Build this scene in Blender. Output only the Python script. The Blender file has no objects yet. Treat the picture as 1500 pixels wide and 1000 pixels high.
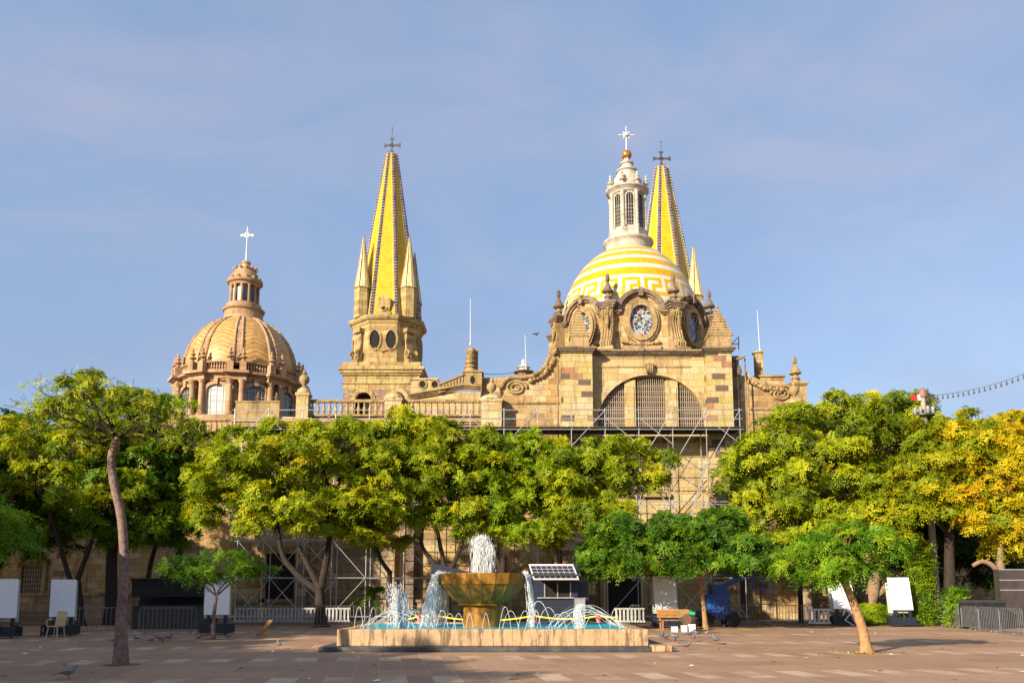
import bpy, math, random
import numpy as np
from mathutils import Vector, Matrix
R = math.radians
C = bpy.context.scene.collection
scene = bpy.context.scene

# ---------------------------------------------------------------- camera
F, PITCH, PY0, EYE = 1260.0, R(8.0), 693.0, 1.6
cam = bpy.data.cameras.new("camera"); cam.sensor_width = 36.0
cam.lens = F / 1500.0 * 36.0
cam.shift_y = (PY0 - 500.0) / 1500.0
cam.clip_start = 0.1; cam.clip_end = 4000.0
cam_o = bpy.data.objects.new("camera", cam); C.objects.link(cam_o)
cam_o.location = (0, 0, EYE); cam_o.rotation_euler = (R(90) + PITCH, 0, 0)
scene.camera = cam_o
CS, SN = math.cos(PITCH), math.sin(PITCH)

# ---------------------------------------------------------------- sun, sky, exposure
SUN_EL = 21.0
SUN_DIR = Vector((-0.67, -0.742, 0)).normalized()           # towards the sun, on the ground
sun = bpy.data.lights.new("sun", 'SUN'); sun.energy = 5.0; sun.angle = R(0.5)
sun.color = (1.0, 0.87, 0.66)
sun_o = bpy.data.objects.new("sun", sun); C.objects.link(sun_o)
sv = Vector((SUN_DIR.x * math.cos(R(SUN_EL)), SUN_DIR.y * math.cos(R(SUN_EL)), math.sin(R(SUN_EL))))
sun_o.rotation_euler = sv.to_track_quat('Z', 'Y').to_euler()

world = bpy.data.worlds.new("World"); scene.world = world; world.use_nodes = True
wt = world.node_tree; wt.nodes.clear()
def wn(t, **k):
    n = wt.nodes.new(t)
    for a, b in k.items(): setattr(n, a, b)
    return n
sky = wn('ShaderNodeTexSky'); sky.sky_type = 'NISHITA'; sky.sun_disc = False
sky.sun_elevation = R(SUN_EL); sky.sun_rotation = math.atan2(SUN_DIR.x, SUN_DIR.y)
sky.air_density = 1.0; sky.dust_density = 1.2; sky.ozone_density = 2.2
tc = wn('ShaderNodeTexCoord')
mp = wn('ShaderNodeMapping'); mp.inputs['Scale'].default_value = (1.2, 1.2, 3.2); mp.inputs['Location'].default_value = (0.35, 0.2, 0.1)
nz = wn('ShaderNodeTexNoise'); nz.inputs['Scale'].default_value = 1.7; nz.inputs['Detail'].default_value = 6; nz.inputs['Roughness'].default_value = 0.52; nz.inputs['Distortion'].default_value = 0.5
cr = wn('ShaderNodeValToRGB'); cr.color_ramp.elements[0].position = 0.40; cr.color_ramp.elements[0].color = (0.62,)*3 + (1,)
cr.color_ramp.elements[1].position = 0.72; cr.color_ramp.elements[1].color = (0.97,)*3 + (1,)
mx = wn('ShaderNodeMix'); mx.data_type = 'RGBA'
bg = wn('ShaderNodeBackground'); bg.inputs['Strength'].default_value = 0.12
wo = wn('ShaderNodeOutputWorld')
L = wt.links
L.new(tc.outputs['Generated'], mp.inputs['Vector']); L.new(mp.outputs['Vector'], nz.inputs['Vector'])
L.new(nz.outputs['Fac'], cr.inputs['Fac']); L.new(cr.outputs['Color'], mx.inputs['Factor'])
n2 = wn('ShaderNodeTexNoise'); n2.inputs['Scale'].default_value = 2.6; n2.inputs['Detail'].default_value = 9; n2.inputs['Roughness'].default_value = 0.55; n2.inputs['Distortion'].default_value = 0.8
mp2 = wn('ShaderNodeMapping'); mp2.inputs['Scale'].default_value = (1.1, 1.1, 2.8); mp2.inputs['Location'].default_value = (2.1, 0.4, 0.7)
L.new(tc.outputs['Generated'], mp2.inputs['Vector']); L.new(mp2.outputs['Vector'], n2.inputs['Vector'])
c2 = wn('ShaderNodeValToRGB'); c2.color_ramp.elements[0].position = 0.40; c2.color_ramp.elements[0].color = (1.46/4, 2.0/4, 3.08/4, 1)
c2.color_ramp.elements[1].position = 0.63; c2.color_ramp.elements[1].color = (1.98/4, 2.22/4, 3.08/4, 1)
L.new(n2.outputs['Fac'], c2.inputs['Fac'])
sc4 = wn('ShaderNodeVectorMath', operation='SCALE'); sc4.inputs['Scale'].default_value = 4.0; L.new(c2.outputs['Color'], sc4.inputs[0])
L.new(sky.outputs['Color'], mx.inputs['A']); L.new(sc4.outputs['Vector'], mx.inputs['B'])
L.new(mx.outputs['Result'], bg.inputs['Color']); L.new(bg.outputs['Background'], wo.inputs['Surface'])
scene.view_settings.view_transform = 'Standard'; scene.view_settings.look = 'None'
scene.view_settings.gamma = 1.0; scene.view_settings.use_curve_mapping = False
scene.view_settings.exposure = 0.9
scene.cycles.max_bounces = 6; scene.cycles.diffuse_bounces = 3; scene.cycles.transmission_bounces = 4
scene.cycles.transparent_max_bounces = 6

# ---------------------------------------------------------------- measuring: a pixel of the photo at a distance Y -> metres
def at(px, py, Y):
    yv = (PY0 - py) / F
    t = Y / (CS - yv * SN)
    return Vector(((px - 750.0) / F * t, Y, EYE + t * (SN + yv * CS)))
def hx(px, py, Y): return at(px, py, Y).x
def hz(py, Y): return at(750, py, Y).z
def gp(px, py):
    yv = (PY0 - py) / F
    t = -EYE / (SN + yv * CS)
    return Vector(((px - 750.0) / F * t, t * (CS - yv * SN), 0.0))
def mpp(py, Y):
    yv = (PY0 - py) / F
    return Y / (CS - yv * SN) / F

# ---------------------------------------------------------------- mesh building
class MB:
    def __init__(s): s.v = []; s.f = []; s.m = []; s.mi = 0
    def add(s, vs, fs, mi=None):
        b = len(s.v); s.v += [tuple(p) for p in vs]
        s.f += [tuple(i + b for i in f) for f in fs]
        s.m += [s.mi if mi is None else mi] * len(fs)
    def box(s, x0, x1, y0, y1, z0, z1):
        s.add([(x0,y0,z0),(x1,y0,z0),(x1,y1,z0),(x0,y1,z0),(x0,y0,z1),(x1,y0,z1),(x1,y1,z1),(x0,y1,z1)],
              [(0,3,2,1),(4,5,6,7),(0,1,5,4),(1,2,6,5),(2,3,7,6),(3,0,4,7)])
    def obox(s, o, u, v, n, a0, a1, b0, b1, c0, c1):     # box in a frame
        P = lambda a, b, c: o + u*a + v*b + n*c
        s.add([P(a0,b0,c0),P(a1,b0,c0),P(a1,b1,c0),P(a0,b1,c0),P(a0,b0,c1),P(a1,b0,c1),P(a1,b1,c1),P(a0,b1,c1)],
              [(0,3,2,1),(4,5,6,7),(0,1,5,4),(1,2,6,5),(2,3,7,6),(3,0,4,7)])
    def poly(s, pts, d):                                  # extrude a polygon (3-D points) by vector d
        n = len(pts); d = Vector(d)
        a = [Vector(p) for p in pts]; b = [p + d for p in a]
        fs = [tuple(range(n)), tuple(range(2*n-1, n-1, -1))] + [(i, i+n, (i+1)%n+n, (i+1)%n) for i in range(n)]
        s.add(a + b, fs)
    def lathe(s, prof, c, n=24, a0=0.0, a1=None, cap=True, sq=1.0):
        full = a1 is None; a1 = a0 + 2*math.pi if full else a1
        cols = n if full else n + 1
        vs = []
        for r, z in prof:
            for k in range(cols):
                a = a0 + (a1-a0)*k/n
                vs.append((c[0]+r*math.cos(a), c[1]+r*math.sin(a)*sq, c[2]+z))
        fs = []
        for i in range(len(prof)-1):
            for k in range(n):
                k2 = (k+1) % cols
                fs.append((i*cols+k, i*cols+k2, (i+1)*cols+k2, (i+1)*cols+k))
        if cap and full:
            if prof[0][0] > 1e-6: fs.append(tuple(range(cols-1, -1, -1)))
            if prof[-1][0] > 1e-6: fs.append(tuple((len(prof)-1)*cols+k for k in range(cols)))
        s.add(vs, fs)
    def tube(s, pts, rad, n=6, cap=True):
        pts = [Vector(p) for p in pts]
        if not hasattr(rad, '__len__'): rad = [rad]*len(pts)
        vs = []; up = Vector((0.31, 0.17, 0.93))
        for i, p in enumerate(pts):
            t = (pts[min(i+1, len(pts)-1)] - pts[max(i-1, 0)])
            if t.length < 1e-9: t = Vector((0,0,1))
            t.normalize()
            u = t.cross(up)
            if u.length < 0.08: u = t.cross(Vector((1,0,0)))
            u.normalize(); w = t.cross(u)
            for k in range(n):
                a = 2*math.pi*k/n
                vs.append(p + (u*math.cos(a) + w*math.sin(a))*rad[i])
        fs = [(i*n+k, i*n+(k+1)%n, (i+1)*n+(k+1)%n, (i+1)*n+k) for i in range(len(pts)-1) for k in range(n)]
        if cap: fs += [tuple(range(n-1,-1,-1)), tuple((len(pts)-1)*n+k for k in range(n))]
        s.add(vs, fs)
    def ring(s, o, u, v, n, rx, ry, Rx, Ry, d, a0=0.0, a1=2*math.pi, seg=28):   # flat moulding ring standing d proud
        full = abs(a1-a0-2*math.pi) < 1e-6; cols = seg if full else seg+1
        vs = []
        for k in range(cols):
            a = a0 + (a1-a0)*k/seg; c, q = math.cos(a), math.sin(a)
            vs += [o+u*(rx*c)+v*(ry*q), o+u*(rx*c)+v*(ry*q)+n*d, o+u*(Rx*c)+v*(Ry*q)+n*d, o+u*(Rx*c)+v*(Ry*q)]
        fs = []
        for k in range(seg):
            k2 = (k+1) % cols
            for j in range(3): fs.append((k*4+j, k2*4+j, k2*4+j+1, k*4+j+1))
        if not full: fs += [(0,1,2,3), tuple((cols-1)*4+j for j in (3,2,1,0))]
        s.add(vs, fs)
    def disc(s, o, u, v, rx, ry, a0=0.0, a1=2*math.pi, seg=28):
        vs = [o+u*(rx*math.cos(a0+(a1-a0)*k/seg))+v*(ry*math.sin(a0+(a1-a0)*k/seg)) for k in range(seg + (abs(a1-a0-2*math.pi) > 1e-6))]
        s.add(vs, [tuple(range(len(vs)))])
    def build(s, name, mat, parent=None, smooth=False, off=None):
        me = bpy.data.meshes.new(name); me.from_pydata(s.v, [], s.f); me.update()
        mats = mat if isinstance(mat, (list, tuple)) else [mat]
        for m in mats: me.materials.append(m)
        if len(mats) > 1: me.polygons.foreach_set('material_index', s.m)
        if smooth: 
            me.polygons.foreach_set('use_smooth', [True]*len(me.polygons))
            try: me.set_sharp_from_angle(angle=R(38))
            except Exception: pass
        o = bpy.data.objects.new(name, me); C.objects.link(o)
        if parent is not None: adopt(o, parent)
        return o
def adopt(o, parent):          # vertices are given in metres of the place; keep them there
    o.parent = parent
    base = parent
    while base.parent: base = base.parent
    if parent is base: o.matrix_parent_inverse = Matrix.Translation(-Vector(base.location))
    return o
def thing(name, label, cat, loc=(0,0,0), group=None):
    o = bpy.data.objects.new(name, None); C.objects.link(o); o.empty_display_size = 0.3
    o.location = loc; o['label'] = label; o['category'] = cat
    if group: o['group'] = group
    return o
def tag(o, label, cat, group=None):
    o['label'] = label; o['category'] = cat
    if group: o['group'] = group
    return o
def kind(o, k): o['kind'] = k; return o
def dup(root, loc, rotz=0.0, label=None, scale=None):
    kids = [c for c in bpy.data.objects if c.parent == root]
    r = root.copy(); C.objects.link(r); r.location = loc; r.rotation_euler = (0, 0, rotz)
    if scale: r.scale = (scale,)*3
    if label: r['label'] = label
    for ch in kids:
        c = ch.copy(); C.objects.link(c); c.parent = r; c.matrix_parent_inverse = ch.matrix_parent_inverse
        for g in [g for g in bpy.data.objects if g.parent == ch]:
            d = g.copy(); C.objects.link(d); d.parent = c; d.matrix_parent_inverse = g.matrix_parent_inverse
    return r
def place(o, parent, loc=(0,0,0)):  # shared-mesh sub-part copy
    c = o.copy(); C.objects.link(c); c.parent = parent; c.location = loc
    return c

# ---------------------------------------------------------------- materials
def newmat(name):
    m = bpy.data.materials.new(name); m.use_nodes = True
    t = m.node_tree; b = t.nodes['Principled BSDF']
    return m, t, b
def nd(t, typ, ins=None, **k):
    n = t.nodes.new(typ)
    for a, b in k.items(): setattr(n, a, b)
    for a, b in (ins or {}).items():
        if isinstance(b, bpy.types.NodeSocket): t.links.new(b, n.inputs[a])
        else: n.inputs[a].default_value = b
    return n
def mth(t, op, a, b=None, c=None):
    n = t.nodes.new('ShaderNodeMath'); n.operation = op
    for i, x in enumerate((a, b, c)):
        if x is None: continue
        if isinstance(x, bpy.types.NodeSocket): t.links.new(x, n.inputs[i])
        else: n.inputs[i].default_value = x
    return n.outputs[0]
def mixc(t, fac, a, b, mode='MIX'):
    n = t.nodes.new('ShaderNodeMix'); n.data_type = 'RGBA'; n.blend_type = mode
    for key, x in (('Factor', fac), ('A', a), ('B', b)):
        if isinstance(x, bpy.types.NodeSocket): t.links.new(x, n.inputs[key])
        elif key == 'Factor': n.inputs[key].default_value = x
        else: n.inputs[key].default_value = tuple(x) + ((1,) if len(x) == 3 else ())
    return n.outputs['Result']
def ramp(t, fac, stops, interp='LINEAR'):
    n = t.nodes.new('ShaderNodeValToRGB'); n.color_ramp.interpolation = interp
    e = n.color_ramp.elements
    while len(e) < len(stops): e.new(0.5)
    for i, (p, c) in enumerate(stops):
        e[i].position = p; e[i].color = tuple(c) + ((1,) if len(c) == 3 else ())
    t.links.new(fac, n.inputs['Fac']); return n.outputs['Color']
def noise(t, vec, scale, detail=4, rough=0.55, dist=0.0):
    n = nd(t, 'ShaderNodeTexNoise', {'Scale': scale, 'Detail': detail, 'Roughness': rough, 'Distortion': dist})
    if vec is not None: t.links.new(vec, n.inputs['Vector'])
    return n.outputs['Fac']
def bump(t, b, h, strength, dist):
    n = nd(t, 'ShaderNodeBump', {'Strength': strength, 'Distance': dist, 'Height': h})
    t.links.new(n.outputs['Normal'], b.inputs['Normal'])

def stone(name, cols, bw=0.9, bh=0.42, joint=0.02, jcol=(0.2,0.13,0.07), stain=0.5, stain_col=(0.10,0.07,0.045), rough=0.9, blocks=1.0, bmp=0.5):
    m, t, b = newmat(name)
    pos = nd(t, 'ShaderNodeTexCoord').outputs['Object']
    sx = nd(t, 'ShaderNodeSeparateXYZ', {'Vector': pos})
    x, y, z = sx.outputs
    wob = noise(t, pos, 1.3, 2)
    zz = mth(t, 'DIVIDE', z, bh)
    row = mth(t, 'FLOOR', zz)
    off = mth(t, 'MULTIPLY', mth(t, 'FRACT', mth(t, 'MULTIPLY', row, 0.618)), 1.0)
    u = mth(t, 'ADD', mth(t, 'DIVIDE', mth(t, 'ADD', x, mth(t, 'MULTIPLY', y, 0.93)), bw), off)
    cell = mth(t, 'FLOOR', u)
    cv = nd(t, 'ShaderNodeCombineXYZ', {'X': cell, 'Y': row})
    wnz = nd(t, 'ShaderNodeTexWhiteNoise', {'Vector': cv.outputs[0]}, noise_dimensions='2D').outputs['Value']
    cols = [((c[0]*0.86, c[1]*0.94, c[2]*1.12), w) for c, w in cols]; n = len(cols)
    stops = []; acc = 0
    for c, w in cols: stops.append((acc, c)); acc += w
    base = ramp(t, wnz, stops, 'CONSTANT')
    if blocks < 1: 
        avg = tuple(sum(c[i]*w for c, w in cols)/sum(w for c, w in cols) for i in range(3))
        base = mixc(t, blocks, avg, base)
    fu = mth(t, 'FRACT', u); fz = mth(t, 'FRACT', zz)
    du = mth(t, 'MULTIPLY', mth(t, 'MINIMUM', fu, mth(t, 'SUBTRACT', 1.0, fu)), bw)
    dz = mth(t, 'MULTIPLY', mth(t, 'MINIMUM', fz, mth(t, 'SUBTRACT', 1.0, fz)), bh)
    dj = mth(t, 'MINIMUM', du, dz)
    mask = nd(t, 'ShaderNodeMapRange', {'Value': dj, 'From Min': joint*0.4, 'From Max': joint*1.3}).outputs['Result']
    fine = noise(t, pos, 9.0, 6, 0.65)
    base = mixc(t, 0.75, base, ramp(t, fine, [(0.28,(0.42,)*3),(0.5,(1,)*3),(0.72,(1.30,)*3)]), 'MULTIPLY')
    base = mixc(t, mask, jcol, base)
    mpn = nd(t, 'ShaderNodeMapping', {'Vector': pos, 'Scale': (1.9, 1.9, 0.30)})
    big = noise(t, mpn.outputs[0], 1.1, 7, 0.68, 0.6)
    st = nd(t, 'ShaderNodeMapRange', {'Value': big, 'From Min': 0.50, 'From Max': 0.70, 'To Max': min(0.95, stain*1.25)}).outputs['Result']
    base = mixc(t, st, base, stain_col)
    sp = noise(t, pos, 4.5, 5, 0.7)
    sp = nd(t, 'ShaderNodeMapRange', {'Value': sp, 'From Min': 0.58, 'From Max': 0.68, 'To Max': min(1.0, stain*1.1)}).outputs['Result']
    base = mixc(t, sp, base, stain_col)
    t.links.new(base, b.inputs['Base Color']); b.inputs['Roughness'].default_value = rough
    b.inputs['Specular IOR Level'].default_value = 0.2
    h = mth(t, 'ADD', mth(t, 'MULTIPLY', mask, 0.5), mth(t, 'MULTIPLY', fine, 0.8))
    bump(t, b, h, bmp, 0.04)
    return m
def plain(name, col, rough=0.6, metal=0.0, var=0.25, scale=6.0, dirt=0.0, dirt_col=(0.05,0.04,0.03), spec=0.4, bmp=0.0):
    m, t, b = newmat(name)
    pos = nd(t, 'ShaderNodeTexCoord').outputs['Object']
    f = noise(t, pos, scale, 5, 0.6)
    c = mixc(t, 1.0, col, ramp(t, f, [(0.25,(1-var,)*3),(0.75,(1+var,)*3)]), 'MULTIPLY')
    if dirt:
        g = noise(t, pos, scale*0.45, 6, 0.7)
        c = mixc(t, nd(t, 'ShaderNodeMapRange', {'Value': g, 'From Min': 0.5, 'From Max': 0.7, 'To Max': dirt}).outputs['Result'], c, dirt_col)
    t.links.new(c, b.inputs['Base Color'])
    b.inputs['Roughness'].default_value = rough; b.inputs['Metallic'].default_value = metal
    b.inputs['Specular IOR Level'].default_value = spec
    if bmp: bump(t, b, f, bmp, 0.03)
    return m
def leafmat(name, cols, trans=0.35):
    m, t, b = newmat(name); t.nodes.remove(b)
    a = nd(t, 'ShaderNodeAttribute', attribute_name='tint').outputs['Fac']
    c = ramp(t, a, [(i/(len(cols)-1.0), c) for i, c in enumerate(cols)])
    d = nd(t, 'ShaderNodeBsdfDiffuse', {'Color': c}); 
    tr = nd(t, 'ShaderNodeBsdfTranslucent', {'Color': mixc(t, 1.0, c, (1.15, 1.2, 0.55), 'MULTIPLY')})
    g = nd(t, 'ShaderNodeBsdfGlossy', {'Roughness': 0.55, 'Color': (0.6,0.6,0.55,1)})
    m1 = nd(t, 'ShaderNodeMixShader', {'Fac': trans, 1: d.outputs[0], 2: tr.outputs[0]})
    m2 = nd(t, 'ShaderNodeMixShader', {'Fac': 0.02, 1: m1.outputs[0], 2: g.outputs[0]})
    out = [n for n in t.nodes if n.type == 'OUTPUT_MATERIAL'][0]
    t.links.new(m2.outputs[0], out.inputs['Surface'])
    return m

M = {}
OCH = [((0.47,0.295,0.105),.26),((0.52,0.345,0.14),.22),((0.40,0.24,0.085),.18),((0.55,0.39,0.19),.14),((0.32,0.175,0.07),.10),((0.48,0.26,0.10),.10)]
M['wall'] = stone('ochre_stone', OCH, 0.95, 0.40, 0.016, (0.27,0.17,0.08), 0.72)
M['quoin'] = stone('mixed_stone', [((0.53,0.37,0.145),.42),((0.48,0.345,0.10),.22),((0.56,0.41,0.20),.14),((0.38,0.18,0.08),.07),((0.15,0.10,0.065),.15)], 0.85, 0.40, 0.016, (0.3,0.19,0.09), 0.42)
M['trim'] = stone('weathered_stone', [((0.44,0.28,0.115),.5),((0.37,0.235,0.09),.5)], 1.4, 0.9, 0.012, (0.22,0.13,0.06), 0.95, (0.075,0.052,0.035))
M['smoothwall'] = stone('pale_stone', [((0.54,0.37,0.15),.5),((0.49,0.32,0.12),.3),((0.57,0.42,0.20),.2)], 1.1, 0.45, 0.014, (0.32,0.21,0.10), 0.52)
M['dark'] = stone('grimy_and_shaded_stone', [((0.30,0.20,0.11),.5),((0.22,0.145,0.085),.5)], 1.2, 0.8, 0.012, (0.12,0.08,0.05), 0.85, (0.05,0.036,0.026))  # grime on mouldings; on the recess strip and two pilasters, painted shade
M['tower'] = stone('tower_stone', [((0.50,0.35,0.125),.4),((0.45,0.30,0.10),.35),((0.38,0.23,0.085),.25)], 1.3, 0.6, 0.016, (0.24,0.15,0.07), 0.92, (0.09,0.06,0.035))
M['rubble'] = stone('reddish_rubble', [((0.28,0.15,0.10),.4),((0.22,0.12,0.085),.35),((0.40,0.26,0.16),.25)], 0.5, 0.3, 0.03, (0.3,0.2,0.13), 0.5)
M['pink'] = stone('pink_stone', [((0.49,0.285,0.135),.5),((0.43,0.245,0.11),.3),((0.52,0.32,0.16),.2)], 1.5, 0.7, 0.010, (0.34,0.2,0.11), 0.55, (0.17,0.09,0.055))
M['low'] = stone('lower_stone', [((0.40,0.27,0.135),.35),((0.33,0.215,0.11),.3),((0.46,0.33,0.18),.2),((0.25,0.17,0.10),.15)], 1.25, 0.5, 0.02, (0.17,0.12,0.07), 0.5)
M['yellow'] = plain('yellow_tile', (0.54,0.335,0.005), 0.42, 0, 0.24, 2.4, 0.4, (0.34,0.18,0.01), bmp=0.25)
M['domeyellow'] = plain('dome_yellow_tile', (0.56,0.32,0.003), 0.34, 0, 0.20, 3.5, 0.30, (0.36,0.17,0.01), bmp=0.2)
M['domewhite'] = plain('dome_white_tile', (0.56,0.53,0.45), 0.34, 0, 0.16, 3.5, 0.35, (0.40,0.33,0.2), bmp=0.2)
M['lantern'] = plain('lime_washed_stone', (0.46,0.41,0.34), 0.8, 0, 0.3, 3.0, 0.85, (0.20,0.145,0.09), bmp=0.5)
M['iron'] = plain('grey_iron', (0.08,0.075,0.07), 0.5, 0.4, 0.3)
M['whitepaint'] = plain('white_paint', (0.62,0.62,0.62), 0.4, 0, 0.05)
M['steel'] = plain('galvanised_steel', (0.52,0.52,0.54), 0.42, 0.55, 0.18, 9)
M['plank'] = plain('dark_board', (0.07,0.06,0.05), 0.8, 0, 0.4, 3)
M['void'] = plain('dark_interior', (0.012,0.010,0.009), 0.9, 0, 0.2)
M['wood'] = plain('brown_shutter', (0.13,0.075,0.04), 0.7, 0, 0.3, 3)
M['grille'] = plain('grille_paint', (0.42,0.36,0.28), 0.6, 0.1, 0.2)
def glassmat(name, base, tint):
    m, t, b = newmat(name)
    pos = nd(t, 'ShaderNodeTexCoord').outputs['Object']
    v = nd(t, 'ShaderNodeTexVoronoi', {'Vector': pos, 'Scale': 4.6}, feature='DISTANCE_TO_EDGE').outputs['Distance']
    vc = nd(t, 'ShaderNodeTexVoronoi', {'Vector': pos, 'Scale': 4.6}).outputs['Color']
    k = nd(t, 'ShaderNodeSeparateColor', {'Color': vc}).outputs[0]
    c = ramp(t, k, [(0.0, base), (0.45, tint), (0.72, (0.30,0.30,0.30)), (0.9, (0.10,0.13,0.2)), (0.97, (0.5,0.16,0.07))], 'CONSTANT')
    e = nd(t, 'ShaderNodeMapRange', {'Value': v, 'From Min': 0.02, 'From Max': 0.05}).outputs['Result']
    c = mixc(t, e, (0.55,0.55,0.53), c)
    t.links.new(c, b.inputs['Base Color']); b.inputs['Roughness'].default_value = 0.22
    return m
M['stained'] = glassmat('stained_glass', (0.03,0.035,0.045), (0.05,0.06,0.08))
M['glass'] = plain('window_glass', (0.06,0.08,0.09), 0.12, 0, 0.4, 2.0, spec=0.8)
M['paleglass'] = plain('pale_window_glass', (0.42,0.47,0.47), 0.15, 0, 0.35, 2.5, spec=0.8)
# ================================================================ profiles shared by the stonework
FINIAL = [(0.0,0.0),(0.30,0.0),(0.30,0.12),(0.20,0.16),(0.13,0.26),(0.17,0.34),(0.36,0.42),(0.40,0.50),(0.34,0.58),(0.18,0.64),(0.14,0.72),(0.24,0.80),(0.27,0.88),(0.20,0.98),(0.10,1.06),(0.13,1.12),(0.15,1.22),(0.12,1.34),(0.06,1.44),(0.0,1.48)]
SPIREFIN = [(0.0,0.0),(0.34,0.0),(0.34,0.14),(0.22,0.2),(0.18,0.3),(0.28,0.38),(0.28,0.46),(0.18,0.52),(0.16,0.62),(0.40,0.74),(0.42,0.84),(0.30,0.92),(0.28,1.02),(0.20,1.18),(0.12,1.36),(0.09,1.46),(0.14,1.54),(0.15,1.70),(0.12,1.9),(0.04,2.0),(0.0,2.02)]
URN = [(0.0,0.0),(0.20,0.0),(0.20,0.08),(0.10,0.16),(0.12,0.24),(0.30,0.40),(0.36,0.60),(0.32,0.78),(0.18,0.90),(0.14,0.96),(0.20,1.02),(0.12,1.12),(0.07,1.26),(0.0,1.32)]
BAL = [(0.0,0.0),(0.115,0.0),(0.115,0.06),(0.07,0.09),(0.10,0.20),(0.125,0.32),(0.10,0.44),(0.055,0.56),(0.05,0.64),(0.085,0.70),(0.085,0.76),(0.0,0.76)]
def scaled(p, s, sr=None): return [(r*(sr or s), z*s) for r, z in p]
def finial(name, prof, loc, mat, parent, n=10):
    mb = MB(); mb.lathe(prof, loc, n, cap=False); return mb.build(name, mat, parent, smooth=True)
def cornice(mb, x0, x1, y, z, proj, h, depth=0.5):
    """a moulded string course: three fillets stepping out towards the viewer (-y) from plane y"""
    mb.box(x0, x1, y-proj*0.35, y+depth, z, z+h*0.3)
    mb.box(x0-proj*0.3, x1+proj*0.3, y-proj*0.7, y+depth, z+h*0.3, z+h*0.62)
    mb.box(x0-proj*0.6, x1+proj*0.6, y-proj, y+depth, z+h*0.62, z+h)
def balustrade(parent, x0, x1, y, z0, h, mat, n, piers=()):
    mb = MB(); rail = h*0.16
    mb.box(x0, x1, y-0.16, y+0.16, z0+h-rail, z0+h); mb.box(x0, x1, y-0.2, y+0.2, z0-0.02, z0+0.1)
    for px_ in piers: mb.box(px_-0.22, px_+0.22, y-0.24, y+0.24, z0+0.1, z0+h-rail)
    o = mb.build('balustrade', mat, parent)
    s = (h-rail-0.1)/0.76
    b = None
    for i in range(n):
        x = x0 + (x1-x0)*(i+0.5)/n
        if any(abs(x-p) < 0.34 for p in piers): continue
        if b is None:
            m2 = MB(); m2.lathe(scaled(BAL, s, s*0.95), (0,0,0), 8, cap=False); b = m2.build('baluster', mat, None, smooth=True)
            b.parent = o; b.location = (x, y, z0+0.1)
        else: place(b, o, (x, y, z0+0.1))
    return o
def cross_pattee(mb, c, s, t=0.06):
    """flared cross in the x-z plane, c at its centre"""
    u, v, n = Vector((1,0,0)), Vector((0,0,1)), Vector((0,1,0)); c = Vector(c)
    for k, ln in ((0,1.0),(1,1.0),(2,1.0),(3,1.15)):
        a = math.pi/2*k + math.pi/2
        d = u*math.cos(a) + v*math.sin(a); p = u*math.sin(a) - v*math.cos(a)
        mb.poly([c+p*0.07*s-n*t/2, c+d*0.62*s*ln+p*0.09*s-n*t/2, c+d*s*ln+p*0.30*s-n*t/2, c+d*s*ln-p*0.30*s-n*t/2, c+d*0.62*s*ln-p*0.09*s-n*t/2, c-p*0.07*s-n*t/2], n*t)
    mb.ring(c-n*0.02, u, v, n, s*0.2, s*0.2, s*0.3, s*0.3, 0.04, seg=16)
def spiral(mb, o, u, v, n, rx, ry, turns=2.2, r0=0.10, flip=1):
    pts = []; 
    for i in range(46):
        f = i/45.0; a = f*turns*2*math.pi
        k = 1.0 - 0.82*f
        pts.append(o + u*(flip*rx*k*math.cos(a)) + v*(ry*k*math.sin(a)) + n*0.05)
    mb.tube(pts, [r0*(1-0.45*i/45) for i in range(46)], 6)
def garland(mb, pts, r):
    rng = random.Random(5)
    for i in range(len(pts)-1):
        a, b = Vector(pts[i]), Vector(pts[i+1])
        k = max(1, int((b-a).length/(r*1.1)))
        for j in range(k):
            p = a.lerp(b, j/k); q = r*rng.uniform(0.75, 1.25)
            mb.lathe([(0,-q),(q*0.8,-q*0.55),(q,0),(q*0.8,q*0.55),(0,q)], (p.x, p.y, p.z+rng.uniform(-.3,.3)*r), 7, cap=False)

# ================================================================ cathedral: body of the church and its choir gable
YW = 56.0
cat = thing('cathedral', 'long ochre stone church with a yellow and white striped dome on its gable end', 'cathedral', (9.0, YW, 0))
xBL0, xBL1 = hx(822,560,55.2), hx(868,560,55.2)
xBR0, xBR1 = hx(1036,560,55.2), hx(1073,560,55.2)
zC = hz(519, 55.6)                 # underside of the gable cornice
zWing = hz(590, 56.4)
zDeck = hz(632, 54.4)
# gable wall with the half-round window opening
mb = MB()
xa0, xa1 = hx(876,612,56), hx(1033,612,56); xac = (xa0+xa1)/2; ra = (xa1-xa0)/2
zs = hz(618, 56); rise = hz(549,56) - zs
def archz(x): 
    q = max(0.0, 1-((x-xac)/ra)**2); return zs + rise*math.sqrt(q)
yf, yb = 56.0, 56.55
zsill = hz(640, 56)
mb.box(xBL1, xa0, yf, yb, 0, zC); mb.box(xa1, xBR0, yf, yb, 0, zC); mb.box(xa0, xa1, yf, yb, 0, zs-0.5)
N = 40
for i in range(N):
    a, b = xac - ra*math.cos(math.pi*i/N), xac - ra*math.cos(math.pi*(i+1)/N)
    za, zb = archz(a), archz(b)
    mb.add([(a,yf,za),(b,yf,zb),(b,yf,zC),(a,yf,zC)], [(0,1,2,3)])
    mb.add([(a,yf,za),(a,yb,za),(b,yb,zb),(b,yf,zb)], [(0,1,2,3)])
mb.box(xBL0+0.3, xBR1-0.2, 58.2, 69.5, 0, zC+0.2)
mb.build('gable_wall', M['smoothwall'], cat)
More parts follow.
